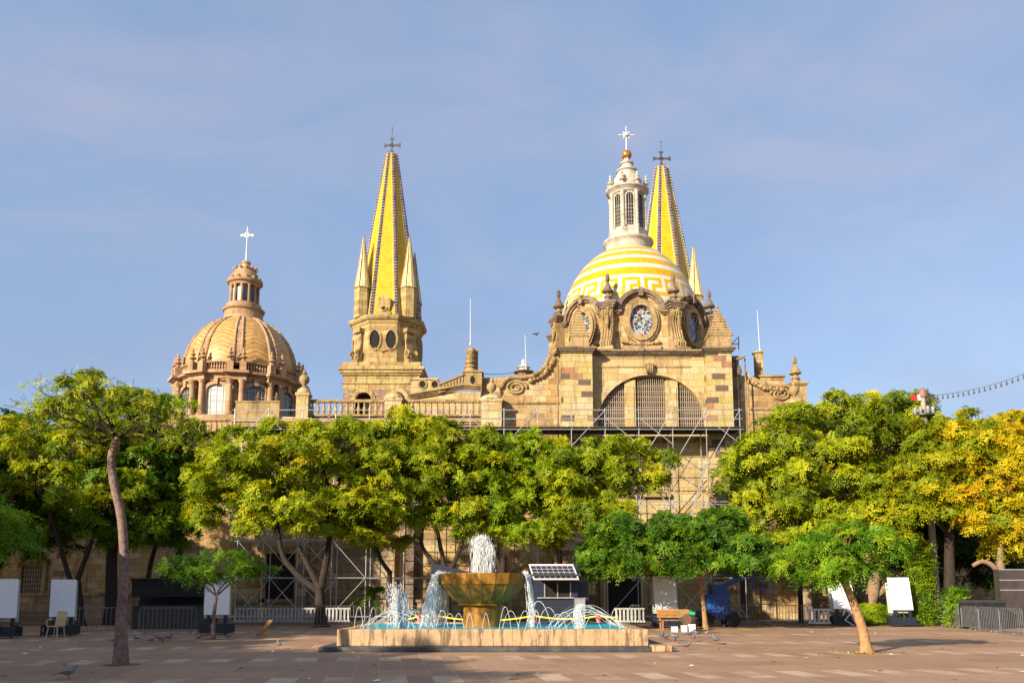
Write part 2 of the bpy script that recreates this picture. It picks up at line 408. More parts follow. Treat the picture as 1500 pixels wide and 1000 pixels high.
# buttress piers either side
for x0, x1 in ((xBL0, xBL1), (xBR0, xBR1)):
    mb = MB(); mb.box(x0, x1, 55.2, 58.1, 0, zC)
    mb.build('buttress', M['quoin'], cat)
mb = MB(); mb.box(xBR1+0.002, hx(1083,560,56.0), 55.95, 58.1, 0, zC); mb.build('return_wall', M['dark'], cat); mb = MB(); mb.box(hx(1083,560,56.2)+0.003, hx(1096,560,56.4), 56.45, 58.1, 0, hz(549,56.3)); mb.build('return_wall', M['wall'], cat)  # first strip: dark stone stands in for the buttress shadow in the recess
# architrave around the half-round window, mullion piers, shutters and bars
U, V3, NN = Vector((1,0,0)), Vector((0,0,1)), Vector((0,-1,0))
win = MB(); win.ring(Vector((xac,56.0,zs)), U, V3, NN, ra, rise, ra+0.42, rise+0.36, 0.07, 0, math.pi, 40)
win = win.build('arch_window', M['smoothwall'], cat)
mb = MB(); mb.box(xa0-0.2, xa1+0.2, 56.62, 56.7, zsill-0.6, zC-0.4); mb.build('shutter', M['wood'], win)
for p0, p1 in ((915,931),(975,993)):
    mb = MB(); x0, x1 = hx(p0,590,56.2), hx(p1,590,56.2)
    mb.box(x0, x1, 56.12, 56.55, zsill-0.5, min(archz(x0), archz(x1)) + 0.12)
    mb.box(x0+0.12, x1-0.12, 56.06, 56.12, zsill, min(archz(x0), archz(x1)) - 0.35); mb.build('mullion', M['smoothwall'], win)
for p0, p1 in ((879,915),(932,975),(994,1030)):
    mb = MB(); x0, x1 = hx(p0,590,56.3), hx(p1,590,56.3); n = int((x1-x0)/0.135)
    for i in range(1, n):
        x = x0+(x1-x0)*i/n; mb.box(x-0.012, x+0.012, 56.30, 56.33, zs-0.5, archz(x)-0.02)
    for k in range(9):
        z = zs-0.4 + k*0.36
        xs = [x0+(x1-x0)*i/40 for i in range(41) if archz(x0+(x1-x0)*i/40)-0.05 > z]
        if len(xs) > 1: mb.box(xs[0], xs[-1], 56.27, 56.30, z, z+0.022)
    mb.build('window_grating', M['grille'], win)
mb = MB(); k0 = hx(947,550,55.9); ztop = zs+rise
mb.poly([(k0,55.99,ztop+0.06),(k0+0.42,55.99,ztop+0.06),(k0+0.52,55.99,ztop+0.72),(k0-0.08,55.99,ztop+0.72)], (0,-0.28,0)); 
for j in (0.1,0.24,0.38): mb.tube([(k0+j-0.03,55.70,ztop+0.1),(k0+j,55.62,ztop+0.4),(k0+j,55.66,ztop+0.7)], [0.05,0.07,0.05], 6)
mb.build('keystone', M['trim'], cat)
# cornices of the gable and buttresses
mb = MB(); cornice(mb, xBL1+0.05, xBR0-0.05, 56.0, zC, 0.42, 0.36, 1.4)
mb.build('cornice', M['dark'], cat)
mb = MB(); mb.box(xBL1+0.5, xBR0-0.9, 55.94, 55.998, zC-0.78, zC-0.70); mb.box(xBL1+0.5, xBR0-0.9, 55.94, 55.998, zC-0.16, zC-0.06); mb.build('string_course', M['trim'], cat)
for x0, x1 in ((xBL0, xBL1), (xBR0, xBR1)):
    mb = MB(); cornice(mb, x0-0.05, x1+0.05, 55.2, zC+0.004, 0.34, 0.36, 2.6); mb.build('cornice', M['dark'], cat)
mb = MB(); cornice(mb, xBL1+0.02, xBR0-0.02, 56.0, hz(648,56), 0.3, 0.4, 0.3); mb.build('string_course', M['trim'], cat)
# gargoyle and small iron bracket at the right end
mb = MB(); g = at(1080,524,55.6); mb.tube([g+Vector((-0.35,0.3,0)), g+Vector((0.1,0.05,-0.02)), g+Vector((0.4,-0.1,0.06)), g+Vector((0.5,-0.15,0.14))], [0.12,0.13,0.09,0.03], 8)
mb.lathe([(0,0),(0.22,0.1),(0.3,0.4),(0.2,0.7),(0,0.8)], (g.x+0.1, g.y+0.4, g.z-1.2), 8, cap=False); mb.build('gargoyle', M['dark'], cat, True)
mb = MB(); a = at(1082,512,56.6); b = at(1082,493,56.6); c = at(1072,504,56.6)
mb.tube([a,b],0.035); mb.tube([c,b],0.03); mb.tube([c, at(1082,503.5,56.6)],0.03); mb.build('iron_bracket', M['iron'], cat)
for q in (817, 1079, 1091):
    mb = MB(); yq = 55.1 if q < 900 else 55.8; a = at(q,525,yq); mb.tube([a, Vector((a.x,yq,0.3))], 0.05, 6); mb.build('drainpipe', M['dark'], cat)

# --------------------------------------------------------------- drum and dome over the gable
DC = Vector((hx(922,440,63.0), 63.0, 0)); AP = 5.42; HS = AP*math.tan(math.pi/8); RC = AP/math.cos(math.pi/8)
zD0 = zC+0.3; zD1 = hz(455, 57.75); 
mb = MB()
mb.lathe([(RC,zD0),(RC,zD1)], (DC.x,DC.y,0), 8, a0=math.pi/8)
for k in range(8):
    a = -math.pi/2 + k*math.pi/4; n = Vector((math.cos(a), math.sin(a), 0)); u = Vector((-n.y, n.x, 0))
    o = DC + n*AP
    rr = HS*0.70; zc = zD1 - 0.05
    pts = [o + u*(rr*math.cos(q)) + V3*(zc + rr*0.86*math.sin(q)) - n*0.55 for q in [math.pi*i/20 for i in range(21)]]
    mb.poly(pts, n*0.553)
drum = mb.build('drum', M['wall'], cat)
oval_rx, oval_ry = 0.80, 1.12
for k in range(8):
    a = -math.pi/2 + k*math.pi/4; n = Vector((math.cos(a), math.sin(a), 0)); u = Vector((-n.y, n.x, 0))
    o = DC + n*(AP+0.004) + V3*hz(472,57.75)
    rr = HS*0.70; oc = DC + n*(AP+0.004) + V3*(zD1-0.05)
    mb = MB(); mb.ring(oc, u, V3, n, rr*0.80, rr*0.70, rr*0.90, rr*0.79, 0.16, 0, math.pi, 22); mb.ring(oc, u, V3, n, rr*0.90, rr*0.79, rr*1.04, rr*0.92, 0.32, 0, math.pi, 22); mb.ring(oc, u, V3, n, rr*1.04, rr*0.92, rr*1.10, rr*0.98, 0.24, 0, math.pi, 22)
    for s in (-1, 1):
        mb.obox(oc, u, V3, n, *(sorted((s*rr*0.86, s*HS*0.98))), -0.16, -0.03, 0, 0.30); mb.obox(oc, u, V3, n, *(sorted((s*rr*0.93, s*HS*0.98))), -0.28, -0.16, 0, 0.18)
    mb.obox(oc, u, V3, n, -0.15, 0.15, rr*0.62, rr*1.0, 0, 0.40)
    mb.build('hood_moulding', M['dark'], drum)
    mb = MB(); mb.ring(o, u, V3, n, oval_rx, oval_ry, oval_rx+0.30, oval_ry+0.32, 0.30); mb.ring(o, u, V3, n, oval_rx+0.30, oval_ry+0.32, oval_rx+0.46, oval_ry+0.48, 0.18)
    w = mb.build('oval_window_frame', M['trim'], drum, True)
    mb = MB(); mb.disc(o+n*0.03, u, V3, oval_rx+0.05, oval_ry+0.05); mb.build('oval_window', M['stained'], drum)
    mb = MB(); cb = o + V3*(-oval_ry-0.62)
    mb.obox(cb, u, V3, n, -1.35, 1.35, -0.5, 0.0, 0, 0.16)
    garland(mb, [cb+u*x+V3*(0.06+0.18*abs(x)/1.3)+n*0.14 for x in (-1.3,-0.7,0,0.7,1.3)], 0.13); mb.build('carved_apron', M['trim'], drum)
    # scroll pier at the corner, its cap block and finial
    b = a + math.pi/8; rn = Vector((math.cos(b), math.sin(b), 0)); tn = Vector((-rn.y, rn.x, 0)); p0 = DC + rn*(RC-0.25)
    H = zD1 - zD0 - 0.55
    prof = [(0,0.0),(1.15,0.0),(1.22,0.35),(1.02,0.55),(0.86,0.9),(0.72,1.4),(0.62,1.9),(0.60,2.3),(0.74,2.6),(0.78,2.85),(0.66,3.05),(0.62,H),(0,H)]
    prof = [(r, z*H/3.2 if z != H else H) for r, z in prof]
    mb = MB(); zb = zD0 + 0.55
    mb.poly([p0 + rn*r + V3*(zb+z) - tn*0.42 for r, z in prof], tn*0.84)
    mb.obox(p0, rn, tn, V3, 0, 1.36, -0.62, 0.62, zD0+0.0, zb)
    for q in (-0.28, -0.09, 0.10, 0.29): mb.tube([p0 + rn*(r+0.02) + tn*q + V3*(zb+z) for r, z in prof[1:-1]], 0.075, 5)
    garland(mb, [p0+rn*(0.72+0.2*f)+tn*(0.1)+V3*(zb+H*(0.97-0.5*f)) for f in (0,.33,.66,1.0)], 0.12)
    mb.build('scroll_pier', M['trim'], drum)
    mb = MB()
    for j, (e, z0, z1) in enumerate(((0.52,0,0.16),(0.64,0.16,0.30),(0.76,0.30,0.46))): mb.obox(p0, rn, tn, V3, -0.2, 0.52+e*0.5, -e, e, zb+H+z0+0.001*j, zb+H+z1)
    mb.lathe([(r*1.02, z*1.06) for r, z in SPIREFIN], tuple(p0+rn*0.35+V3*(zb+H+0.45)), 10, cap=False)
    mb.build('pier_finial', M['dark'], drum, True)
# striped dome: a profile split so that every stripe and key-pattern edge is a mesh edge
zr = zD1 - 0.55; RD = 5.38; ztopD = hz(359, 61.5); HD = (ztopD - zr)/math.sqrt(1-(1.62/RD)**2)
def dome_pt(s):            # s 0..1 along the quarter ellipse
    th = s*(math.pi/2); return RD*math.cos(th), zr + HD*math.sin(th)
smax = math.acos(1.62/RD)/(math.pi/2)
rows = []                   # (share of arc, kind)
KEY = ["WYYYYY","WYWWWY","WYWYYY","WYWYWW","YYWYYY"]
rows += [(0.055,'Y'),(0.05,'Y'),(0.04,'W'),(0.028,'W')]
for r in range(5): rows.append((0.030, KEY[4-r]))
rows += [(0.030,'W'),(0.074,'Y'),(0.044,'W'),(0.072,'Y'),(0.044,'W'),(0.070,'Y'),(0.042,'W'),(0.064,'Y'),(0.038,'W'),(0.05,'Y'),(0.05,'W')]
tot = sum(r[0] for r in rows); NP = 20; NC = NP*6*2
mb = MB(); prev = 0.0; ringv = []
ss = [0.0]
for r in rows: ss.append(ss[-1] + r[0]/tot*smax)
for s in ss:
    r, z = dome_pt(s)
    for k in range(NC):
        a = 2*math.pi*k/NC + 0.02; mb.v.append((DC.x+r*math.cos(a), DC.y+r*math.sin(a), z))
for i, (h, kd) in enumerate(rows):
    for k in range(NC):
        if len(kd) == 1: c = kd
        else: c = kd[(k//2) % 6]
        k2 = (k+1) % NC
        mb.f.append((i*NC+k, i*NC+k2, (i+1)*NC+k2, (i+1)*NC+k)); mb.m.append(0 if c == 'Y' else 1)
dome = mb.build('dome', [M['domeyellow'], M['domewhite']], cat, True)
# white lantern with its openings, cap, gilt ball and cross
zl = ztopD; lc = (DC.x, DC.y, 0)
zk = lambda py: hz(py, 61.5)
mb = MB(); mb.lathe([(1.60,zl-0.15),(1.72,zl+0.1),(1.68,zk(352)),(1.74,zk(350)),(1.92,zk(347)),(1.92,zk(344.5)),(1.6,zk(343.5))], lc, 32)
mb.lathe([(1.52,zk(343.5)),(1.55,zk(331)),(1.38,zk(330))], lc, 8, a0=math.pi/8)
mb.lathe([(1.28,zk(330)),(1.28,zk(276))], lc, 8, a0=math.pi/8)
mb.lathe([(1.34,zk(276)),(1.40,zk(273)),(1.66,zk(270)),(1.68,zk(267.5)),(1.3,zk(266.5))], lc, 16)
zt = lambda q: hz(q, 62.5)
mb.lathe([(1.18,zk(266.6)),(1.12,zt(262)),(0.92,zt(257)),(0.80,zt(252)),(0.74,zt(249.5)),(0.86,zt(248.5)),(0.86,zt(247)),(0.62,zt(246)),(0.5,zt(241)),(0.4,zt(237.5)),(0.52,zt(236.5)),(0.54,zt(235)),(0.3,zt(234)),(0.2,hz(231,63.0))], lc, 20)
lant = mb.build('lantern', M['lantern'], dome, True)
lant.parent = cat; lant.matrix_parent_inverse = Matrix.Translation(-Vector(cat.location))
for k in range(8):
    a = -math.pi/2 + k*math.pi/4; n = Vector((math.cos(a), math.sin(a), 0)); u = Vector((-n.y, n.x, 0)); o = Vector(lc) + n*1.184
    mb = MB(); zb_, zt_ = zk(326), zk(284)
    pts = [o-u*0.27+V3*zb_, o+u*0.27+V3*zb_] + [o+u*(0.27*math.cos(q))+V3*(zt_+0.3*math.sin(q)) for q in [math.pi*i/10 for i in range(11)]]
    mb.poly([p+n*0.006 for p in pts], n*0.012); w = mb.build('lantern_opening', M['void'], lant)
    mb = MB(); mb.ring(o+V3*zt_, u, V3, n, 0.27, 0.3, 0.37, 0.40, 0.07, 0, math.pi, 12)
    for s in (-1,1): mb.obox(o, u, V3, n, *sorted((s*0.27, s*0.36)), zb_-0.1, zt_, 0, 0.07)
    for x in (-0.09, 0.09): mb.obox(o, u, V3, n, x-0.012, x+0.012, zb_, zt_+0.25, 0.02, 0.035)
    for i in range(6): mb.obox(o, u, V3, n, -0.26, 0.26, zb_+0.3*i+0.1, zb_+0.3*i+0.122, 0.022, 0.037)
    mb.build('opening_frame', M['lantern'], lant)
    b = a + math.pi/8; rn = Vector((math.cos(b), math.sin(b), 0)); p = Vector(lc)+rn*1.36
    mb = MB(); mb.lathe([(0.17,zk(331)),(0.17,zk(326)),(0.12,zk(325)),(0.11,zk(281)),(0.17,zk(279)),(0.2,zk(276))], (p.x,p.y,0), 8)
    mb.lathe(scaled(FINIAL,0.72,0.6), tuple(Vector(lc)+rn*1.48+V3*zk(267.5)), 8, cap=False); mb.build('lantern_column', M['lantern'], lant, True)
def goldmat():
    m, t, b = newmat('gilt_mosaic'); pos = nd(t,'ShaderNodeTexCoord').outputs['Object']
    v = nd(t,'ShaderNodeTexVoronoi',{'Vector':pos,'Scale':9.0}).outputs['Color']; k = nd(t,'ShaderNodeSeparateColor',{'Color':v}).outputs[0]
    t.links.new(ramp(t,k,[(0,(0.35,0.12,0.03)),(0.5,(0.5,0.28,0.03)),(0.8,(0.22,0.06,0.03))],'CONSTANT'), b.inputs['Base Color']); b.inputs['Roughness'].default_value=0.35; b.inputs['Metallic'].default_value=0.4; return m
mb = MB(); cz = hz(227.5,63.0); mb.lathe([(0.4*math.sin(math.pi*i/12), cz-0.4*math.cos(math.pi*i/12)) for i in range(13)], lc, 18, cap=False); mb.build('ball', goldmat(), lant, True)
def star_cross(name, cx, cy, zb, zt, arm, parent, mat):
    mb = MB(); mb.tube([(cx,cy,zb),(cx,cy,zt)], [0.055,0.03], 6); za = zb + (zt-zb)*0.64
    mb.tube([(cx-arm,cy,za),(cx+arm,cy,za)], 0.04, 6)
    for s in (-1,1): mb.tube([(cx-arm*0.42,cy,za-s*arm*0.42),(cx+arm*0.42,cy,za+s*arm*0.42)], 0.05, 5)
    mb.lathe([(0,za-0.22),(0.2,za-0.1),(0.24,za),(0.2,za+0.1),(0,za+0.22)], (cx,cy,0), 8, cap=False)
    return mb.build(name, mat, parent)
star_cross('cross', DC.x, DC.y, cz+0.38, hz(185,63.0), 0.62, lant, M['whitepaint'])

# --------------------------------------------------------------- wings with their scrolled parapets
zp = zWing
mb = MB()
xl0, xl1 = hx(712,560,56.5), xBL0-0.002
prof = [(822,512),(815,514),(808,522),(800,536),(790,547),(780,552),(768,554),(756,554),(746,555),(738,560),(733,570),(733,592)]
pts = [at(a,b,56.5) for a,b in prof]; pts[0].x = xl1; pts = pts + [Vector((xl1,56.5,pts[-1].z))]
mb.poly(pts, (0,0.7,0))
mb.box(hx(733,592,56.5), xl1, 56.5, 58.0, 0, pts[-1].z)
mb.build('wing_wall', M['wall'], cat)
mb = MB(); cornice(mb, hx(740,592,56.5), xl1-0.02, 56.5, hz(592,56.4), 0.12, 0.16, 0.2); mb.build('string_course', M['trim'], cat)
mb = MB(); o = at(756,568,56.46); spiral(mb, o, U, V3, NN, 0.72, 0.50, 2.3, 0.10)
mb.tube([p+Vector((0,-0.1,0.05)) for p in pts[1:-2]], 0.15, 7)
garland(mb, [p+Vector((0.15,-0.14,-0.22)) for p in pts[2:7]], 0.17); mb.build('volute', M['trim'], cat)
prof = [(1083,543),(1090,546),(1100,555),(1112,561),(1125,565),(1140,566),(1152,566),(1159,570),(1161,578),(1161,598)]
mb = MB(); xr0 = hx(1096,560,56.5)+0.003; pts = [at(a,b,56.5) for a,b in prof]; pts[0].x = xr0; pts[1].x = max(pts[1].x, xr0+0.05); pts.append(Vector((xr0,56.5,pts[-1].z)))
mb.poly(pts, (0,0.7,0)); mb.box(xr0, hx(1183,600,56.5), 56.5, 58.0, 0, pts[-1].z-0.003); mb.build('wing_wall', M['wall'], cat)
mb = MB(); cornice(mb, xr0+0.02, hx(1160,600,56.5), 56.5, hz(601,56.4), 0.12, 0.16, 0.2); mb.build('string_course', M['trim'], cat)
mb = MB(); spiral(mb, at(1143,577,56.46), U, V3, NN, 0.68, 0.46, 2.3, 0.10, -1); mb.tube([p+Vector((0,-0.1,0.05)) for p in pts[2:-3]], 0.15, 7)
garland(mb, [p+Vector((-0.1,-0.14,-0.2)) for p in pts[2:7]], 0.17); mb.build('volute', M['trim'], cat)
# urn pedestals at the ends of the wings
def pedestal(px, pyt, pyb, Y, w, urn=True, s=1.0, prof=None, mat='smoothwall'):
    x = hx(px,(pyt+pyb)/2,Y); z0, z1 = hz(pyb,Y), hz(pyt,Y)
    mb = MB(); mb.box(x-w/2, x+w/2, Y-w/2, Y+w/2, z0, z1-0.18); mb.box(x-w/2-0.07, x+w/2+0.07, Y-w/2-0.07, Y+w/2+0.07, z1-0.18, z1); mb.box(x-w/2-0.05, x+w/2+0.05, Y-w/2-0.05, Y+w/2+0.05, z0-0.02, z0+0.15)
    mb.lathe([(w*0.62,z1),(w*0.52,z1+0.25*s),(w*0.3,z1+0.4*s)], (x,Y,0), 12)
    o = mb.build('pedestal', M[mat], cat)
    if urn: 
        m2 = MB(); m2.lathe(scaled(prof or URN, s), (x, Y, z1+0.38*s), 12, cap=False); m2.build('urn', M['trim'], o, True)
    return o
pedestal(720, 587, 640, 56.1, 1.35, True, 0.95)
pedestal(1165, 592, 640, 56.1, 1.15, True, 0.95)
pedestal(577, 585, 640, 56.1, 1.1, False)
pedestal(444, 577, 640, 56.1, 0.80, True, 1.0)
pedestal(258, 602, 640, 58.0, 0.8, True, 1.0); pedestal(234, 602, 640, 61.0, 0.7, True, 0.85); pedestal(222, 602, 640, 62.5, 0.8, True, 0.95)
# parapet walls and balustrades along the roof edge
zb0 = hz(609,56.2); zb1 = hz(585,56.2)
mb = MB(); mb.box(hx(345,600,56.3), hx(706,600,56.3), 56.3, 58.0, 0, zb0-0.03); mb.build('side_wall', M['wall'], cat)
mb = MB(); cornice(mb, hx(345,600,56.3), hx(735,600,56.3), 56.3, hz(622,56.2), 0.3, 0.3, 0.1); mb.build('cornice', M['trim'], cat)
balustrade(cat, hx(452,600,56.1), hx(563,600,56.1), 56.3, zb0, zb1-zb0, M['trim'], 13)
balustrade(cat, hx(591,600,56.1), hx(705,600,56.1), 56.3, zb0, zb1-zb0, M['trim'], 13)
mb = MB(); mb.box(hx(345,600,56.1), hx(409,600,56.1), 56.1, 56.29, hz(640,56.1), hz(589,56.1)); mb.box(hx(344,600,56.1), hx(410,600,56.1), 56.04, 56.29, hz(589,56.1), hz(587,56.1)); 
for q in (378, 405): mb.lathe(scaled(FINIAL,0.4,0.45), tuple(at(q,587,56.2)), 8, cap=False)
mb.build('parapet', M['trim'], cat)
zc0 = hz(634,58.4); zc1 = hz(613,58.4)
mb = MB(); mb.box(-60, hx(343,620,58.6), 58.6, 60.5, 0, zc0-0.02); mb.build('side_wall', M['wall'], cat)
mb = MB(); cornice(mb, -60, hx(343,620,58.5), 58.6, hz(644,58.4), 0.3, 0.36, 0.1); mb.build('cornice', M['trim'], cat)
balustrade(cat, hx(258,620,58.4), hx(343,620,58.4), 58.5, zc0, zc1-zc0, M['trim'], 11, (hx(292,620,58.4),))
balustrade(cat, hx(150,620,58.4), hx(250,620,58.4), 58.5, zc0, zc1-zc0, M['trim'], 11)
ze0 = hz(614,57.4); ze1 = hz(595,57.4)
balustrade(cat, hx(1186,600,57.4), hx(1300,600,57.4), 57.4, ze0, ze1-ze0, M['trim'], 14, (hx(1241,600,57.4),))
mb = MB(); mb.box(hx(1184,600,57.2), 50, 57.2, 60, 0, ze0-0.02); mb.build('side_wall', M['wall'], cat)
mb = MB(); mb.lathe(scaled(FINIAL,0.7), tuple(at(1241,596,57.4)), 8, cap=False); mb.build('urn', M['pink'], cat, True)
mb = MB(); cornice(mb, hx(1100,640,56.5)-0.2, hx(1183,640,56.5), 56.5, hz(640,56.3), 0.25, 0.3, 0.1); mb.build('string_course', M['dark'], cat)
# turret with corbelled cap behind the right wing, roof blocks, chimney shaft
mb = MB(); x0, x1 = hx(1158,580,58.6), hx(1180,580,58.6); mb.box(x0, x1, 58.3, 59.6, hz(640,58.6), hz(564,58.6)); cornice(mb, x0-0.1, x1+0.15, 58.3, hz(606,58.6), 0.5, 0.4, 1.3); cornice(mb, x0, x1, 58.3, hz(566,58.6), 0.2, 0.2, 1.3)
mb.lathe([(0.85,hz(563,58.6)),(0.2,hz(552,58.6))], ((x0+x1)/2,58.95,0), 4, a0=math.pi/4)
mb.lathe([(r*1.05, hz(562,58.6)+z*1.0) for r, z in SPIREFIN], (hx(1166,560,58.6), 58.7, 0), 10, cap=False); mb.build('corner_turret', M['trim'], cat)
mb = MB(); mb.box(hx(1107,550,58.8), hx(1148,550,58.8), 58.8, 61, hz(600,58.8), hz(552,58.8)); mb.box(hx(1105,550,58.8), hx(1150,550,58.8), 58.7, 61.1, hz(552,58.8), hz(549.5,58.8)); mb.build('roof_block', M['wall'], cat)
mb = MB(); mb.box(hx(1108,530,58.75), hx(1119,530,58.75), 58.9, 59.4, hz(549.4,58.8), hz(516,58.8)); mb.box(hx(1106.5,530,58.7), hx(1120.5,530,58.7), 58.82, 59.5, hz(516,58.8), hz(513.5,58.8)); mb.build('chimney', M['tower'], cat)
# roof range left of the gable: blind walls with round holes, sloping balustrade, twisted post
YB = 60.0
mb = MB(); mb.box(hx(602,580,YB), hx(640,580,YB), YB, 63, hz(640,YB), hz(556,YB)); mb.box(hx(600,580,YB), hx(642,580,YB), YB-0.1, 63, hz(556,YB), hz(554,YB))
mb.box(hx(640,580,YB)+.002, hx(704,580,YB), YB, 66, hz(640,YB), hz(574,YB)); mb.build('roof_range', M['smoothwall'], cat)
mb = MB()
for q in (619, 637): mb.ring(at(q,563,YB), U, V3, NN, 0.22, 0.25, 0.34, 0.37, 0.08, seg=18)
mb.build('round_hole_frame', M['trim'], cat)
mb = MB()
for q in (619, 637): mb.disc(at(q,563,YB)+NN*0.01, U, V3, 0.24, 0.27, seg=18)
mb.build('round_hole', M['void'], cat)
mb = MB(); A, B = at(600,580,YB-0.02), at(678,566,YB-0.02); C2 = at(706,568,YB-0.02)
for i, (w, z0, z1) in enumerate(((0.14,-0.25,-0.12),(0.26,-0.12,0.0),(0.38,0.0,0.12))):
    mb.poly([A+Vector((0,0,z0)),B+Vector((0,0,z0)),C2+Vector((0,0,z0)),C2+Vector((0,0,z1)),B+Vector((0,0,z1)),A+Vector((0,0,z1))], (0,-w,0))
mb.build('cornice', M['trim'], cat)
mb = MB(); a, b = at(643,563,YB), at(680,548,YB); mb.poly([a+Vector((0,0,-0.12)),b+Vector((0,0,-0.12)),b,a], (0,-0.3,0)); a2, b2 = at(643,575,YB), at(680,562,YB); mb.poly([a2+Vector((0,0,-0.1)),b2+Vector((0,0,-0.1)),b2,a2],(0,-0.28,0))
for i in range(8):
    f = (i+0.5)/8; p = a.lerp(b,f); q = a2.lerp(b2,f); mb.tube([p+Vector((0,-0.14,-0.1)), p.lerp(q,0.45)+Vector((0,-0.14,0)), q+Vector((0,-0.14,0))], [0.07,0.13,0.08], 6)
mb.build('sloping_balustrade', M['trim'], cat)
mb = MB(); mb.box(hx(680,560,YB), hx(706,560,YB), YB-0.2, YB+1.2, hz(566,YB)+0.12, hz(546,YB)); mb.box(hx(678,560,YB), hx(708,560,YB), YB-0.3, YB+1.3, hz(546,YB), hz(543.5,YB))
p = at(689,543,YB); mb.lathe([(0.55,0),(0.42,0.22),(0.5,0.3),(0.5,0.42),(0.3,0.5),(0.42,0.62),(0.42,0.78),(0.28,0.86),(0.36,0.98),(0.38,1.14),(0.26,1.24),(0.32,1.36),(0.34,1.6),(0.3,1.72),(0,1.74)], (p.x,YB+0.3,p.z), 10)
mb.box(p.x+0.05, p.x+0.52, YB+0.5, YB+0.8, p.z, p.z+1.75); mb.build('twisted_post', M['trim'], cat, True)
mb = MB(); mb.disc(at(692,556,YB-0.22)+NN*0.006, U, V3, 0.17, 0.3, seg=16); mb.build('round_hole', M['void'], cat)
# low roof ridge and distant small lantern turret
mb = MB(); mb.box(hx(705,555,60.5), hx(740,555,60.5), 60.5, 62, hz(640,60.5), hz(553,60.5)); mb.box(hx(738,550,62), hx(800,550,62), 62, 70, hz(640,62), hz(551,62)); mb.build('roof_range', M['wall'], cat)
mb = MB(); t = Vector((hx(767,550,66.0), 66.0, 0)); zz = lambda q: hz(q,66.0)
mb.lathe([(0.55,zz(560)),(0.55,zz(546))], t, 10); mb.lathe([(0.8,zz(546)),(0.82,zz(544.5)),(0.45,zz(542))], t, 12); tl = mb.build('roof_lantern', M['dark'], cat)
mb = MB(); mb.lathe([(0.35,zz(542)),(0.38,zz(540)),(0.55,zz(538.5)),(0.5,zz(537.5)),(0.2,zz(535)),(0.14,zz(531)),(0.22,zz(529.5)),(0.05,zz(526))], t, 12); mb.build('white_cap', M['whitepaint'], tl, True)
# nave running back towards the bell towers, roofs
mb = MB(); mb.box(0.5, 16.5, 69.6, 106, 0, hz(600,70)); mb.box(-24, 0.4, 72, 106, 0, hz(615,72)); mb.box(16.6, 34, 60.1, 106, 0, hz(625,60)); mb.build('nave', M['wall'], cat)
# pyramid pinnacles on the buttresses
for px, Y in ((1052,56.6),(848,56.6)):
    x = hx(px,500,Y); w = 0.74 if px > 900 else 0.60
    mb = MB(); z0 = zC+0.37; mb.box(x-w, x+w, Y-w, Y+w, z0, hz(496,Y)); mb.box(x-w-0.06, x+w+0.06, Y-w-0.06, Y+w+0.06, hz(496,Y), hz(493,Y))
    n = 9; z1, z2 = hz(493,Y), hz(453,Y)
    for i in range(n):
        f0, f1 = i/n, (i+1)/n; r0 = (w+0.02)*1.414*(1-f0*0.88); r1 = (w+0.02)*1.414*(1-f1*0.88)
        mb.lathe([(r0-0.05, z1+(z2-z1)*f0),(r0+0.02, z1+(z2-z1)*(f0+0.3/n)),(r0-0.03, z1+(z2-z1)*(f0+0.6/n)),(r1-0.05, z1+(z2-z1)*f1)], (x,Y,0), 4, a0=math.pi/4)
    mb.lathe(scaled(FINIAL,0.3), (x,Y,z2-0.05), 8, cap=False); mb.build('pinnacle', M['trim'], cat)
# openings of the lower walls
def rect_window(px0, px1, py0, py1, Y, mat='wood', bars=True, hood=True):
    x0, x1 = hx(px0,(py0+py1)/2,Y), hx(px1,(py0+py1)/2,Y); z1, z0 = hz(py0,Y), hz(py1,Y)
    f = 0.28; mb = MB(); mb.box(x0-f,x0,Y-0.16,Y-0.002,z0-0.1,z1); mb.box(x1,x1+f,Y-0.16,Y-0.002,z0-0.1,z1); mb.box(x0-f-0.06,x1+f+0.06,Y-0.2,Y-0.002,z1,z1+f)
    mb.box(x0-f-0.12,x1+f+0.12,Y-0.34,Y-0.002,z0-0.36,z0-0.1)
    if hood: mb.box(x0-f-0.2,x1+f+0.2,Y-0.42,Y-0.002,z1+f,z1+f+0.16)
    w = mb.build('window_surround', M['trim'], cat)
    mb = MB(); mb.box(x0,x1,Y-0.03,Y-0.004,z0-0.1,z1); mb.build('window_shutter', M[mat], w)
    if bars:
        mb = MB(); n = max(3,int((x1-x0)/0.16))
        for i in range(1,n): mb.tube([(x0+(x1-x0)*i/n,Y-0.1,z0),(x0+(x1-x0)*i/n,Y-0.1,z1)],0.018,5)
        for i in range(1,6): mb.tube([(x0,Y-0.1,z0+(z1-z0)*i/6),(x1,Y-0.1,z0+(z1-z0)*i/6)],0.018,5)
        mb.build('window_grating', M['grille'], w)
rect_window(33,62,828,868,58.6); rect_window(1124,1152,818,850,57.2); rect_window(808,834,806,846,56.5,'wood'); rect_window(930,972,672,720,56.0,'smoothwall',False)
rect_window(520,548,690,750,56.3,'void'); rect_window(370,398,690,750,56.3,'void'); rect_window(1190,1222,672,730,57.2,'void'); rect_window(205,240,700,760,58.6,'void'); rect_window(1290,1330,660,730,57.2,'void')
rect_window(660,690,690,750,56.3,'void'); rect_window(110,140,690,750,58.6,'void')
mb = MB(); Y = 55.2; o = at(1062,720,Y); mb.ring(o, U, V3, NN, 0.62, 0.62, 0.9, 0.9, 0.12, 0, math.pi, 18); mb.build('niche_frame', M['trim'], cat)
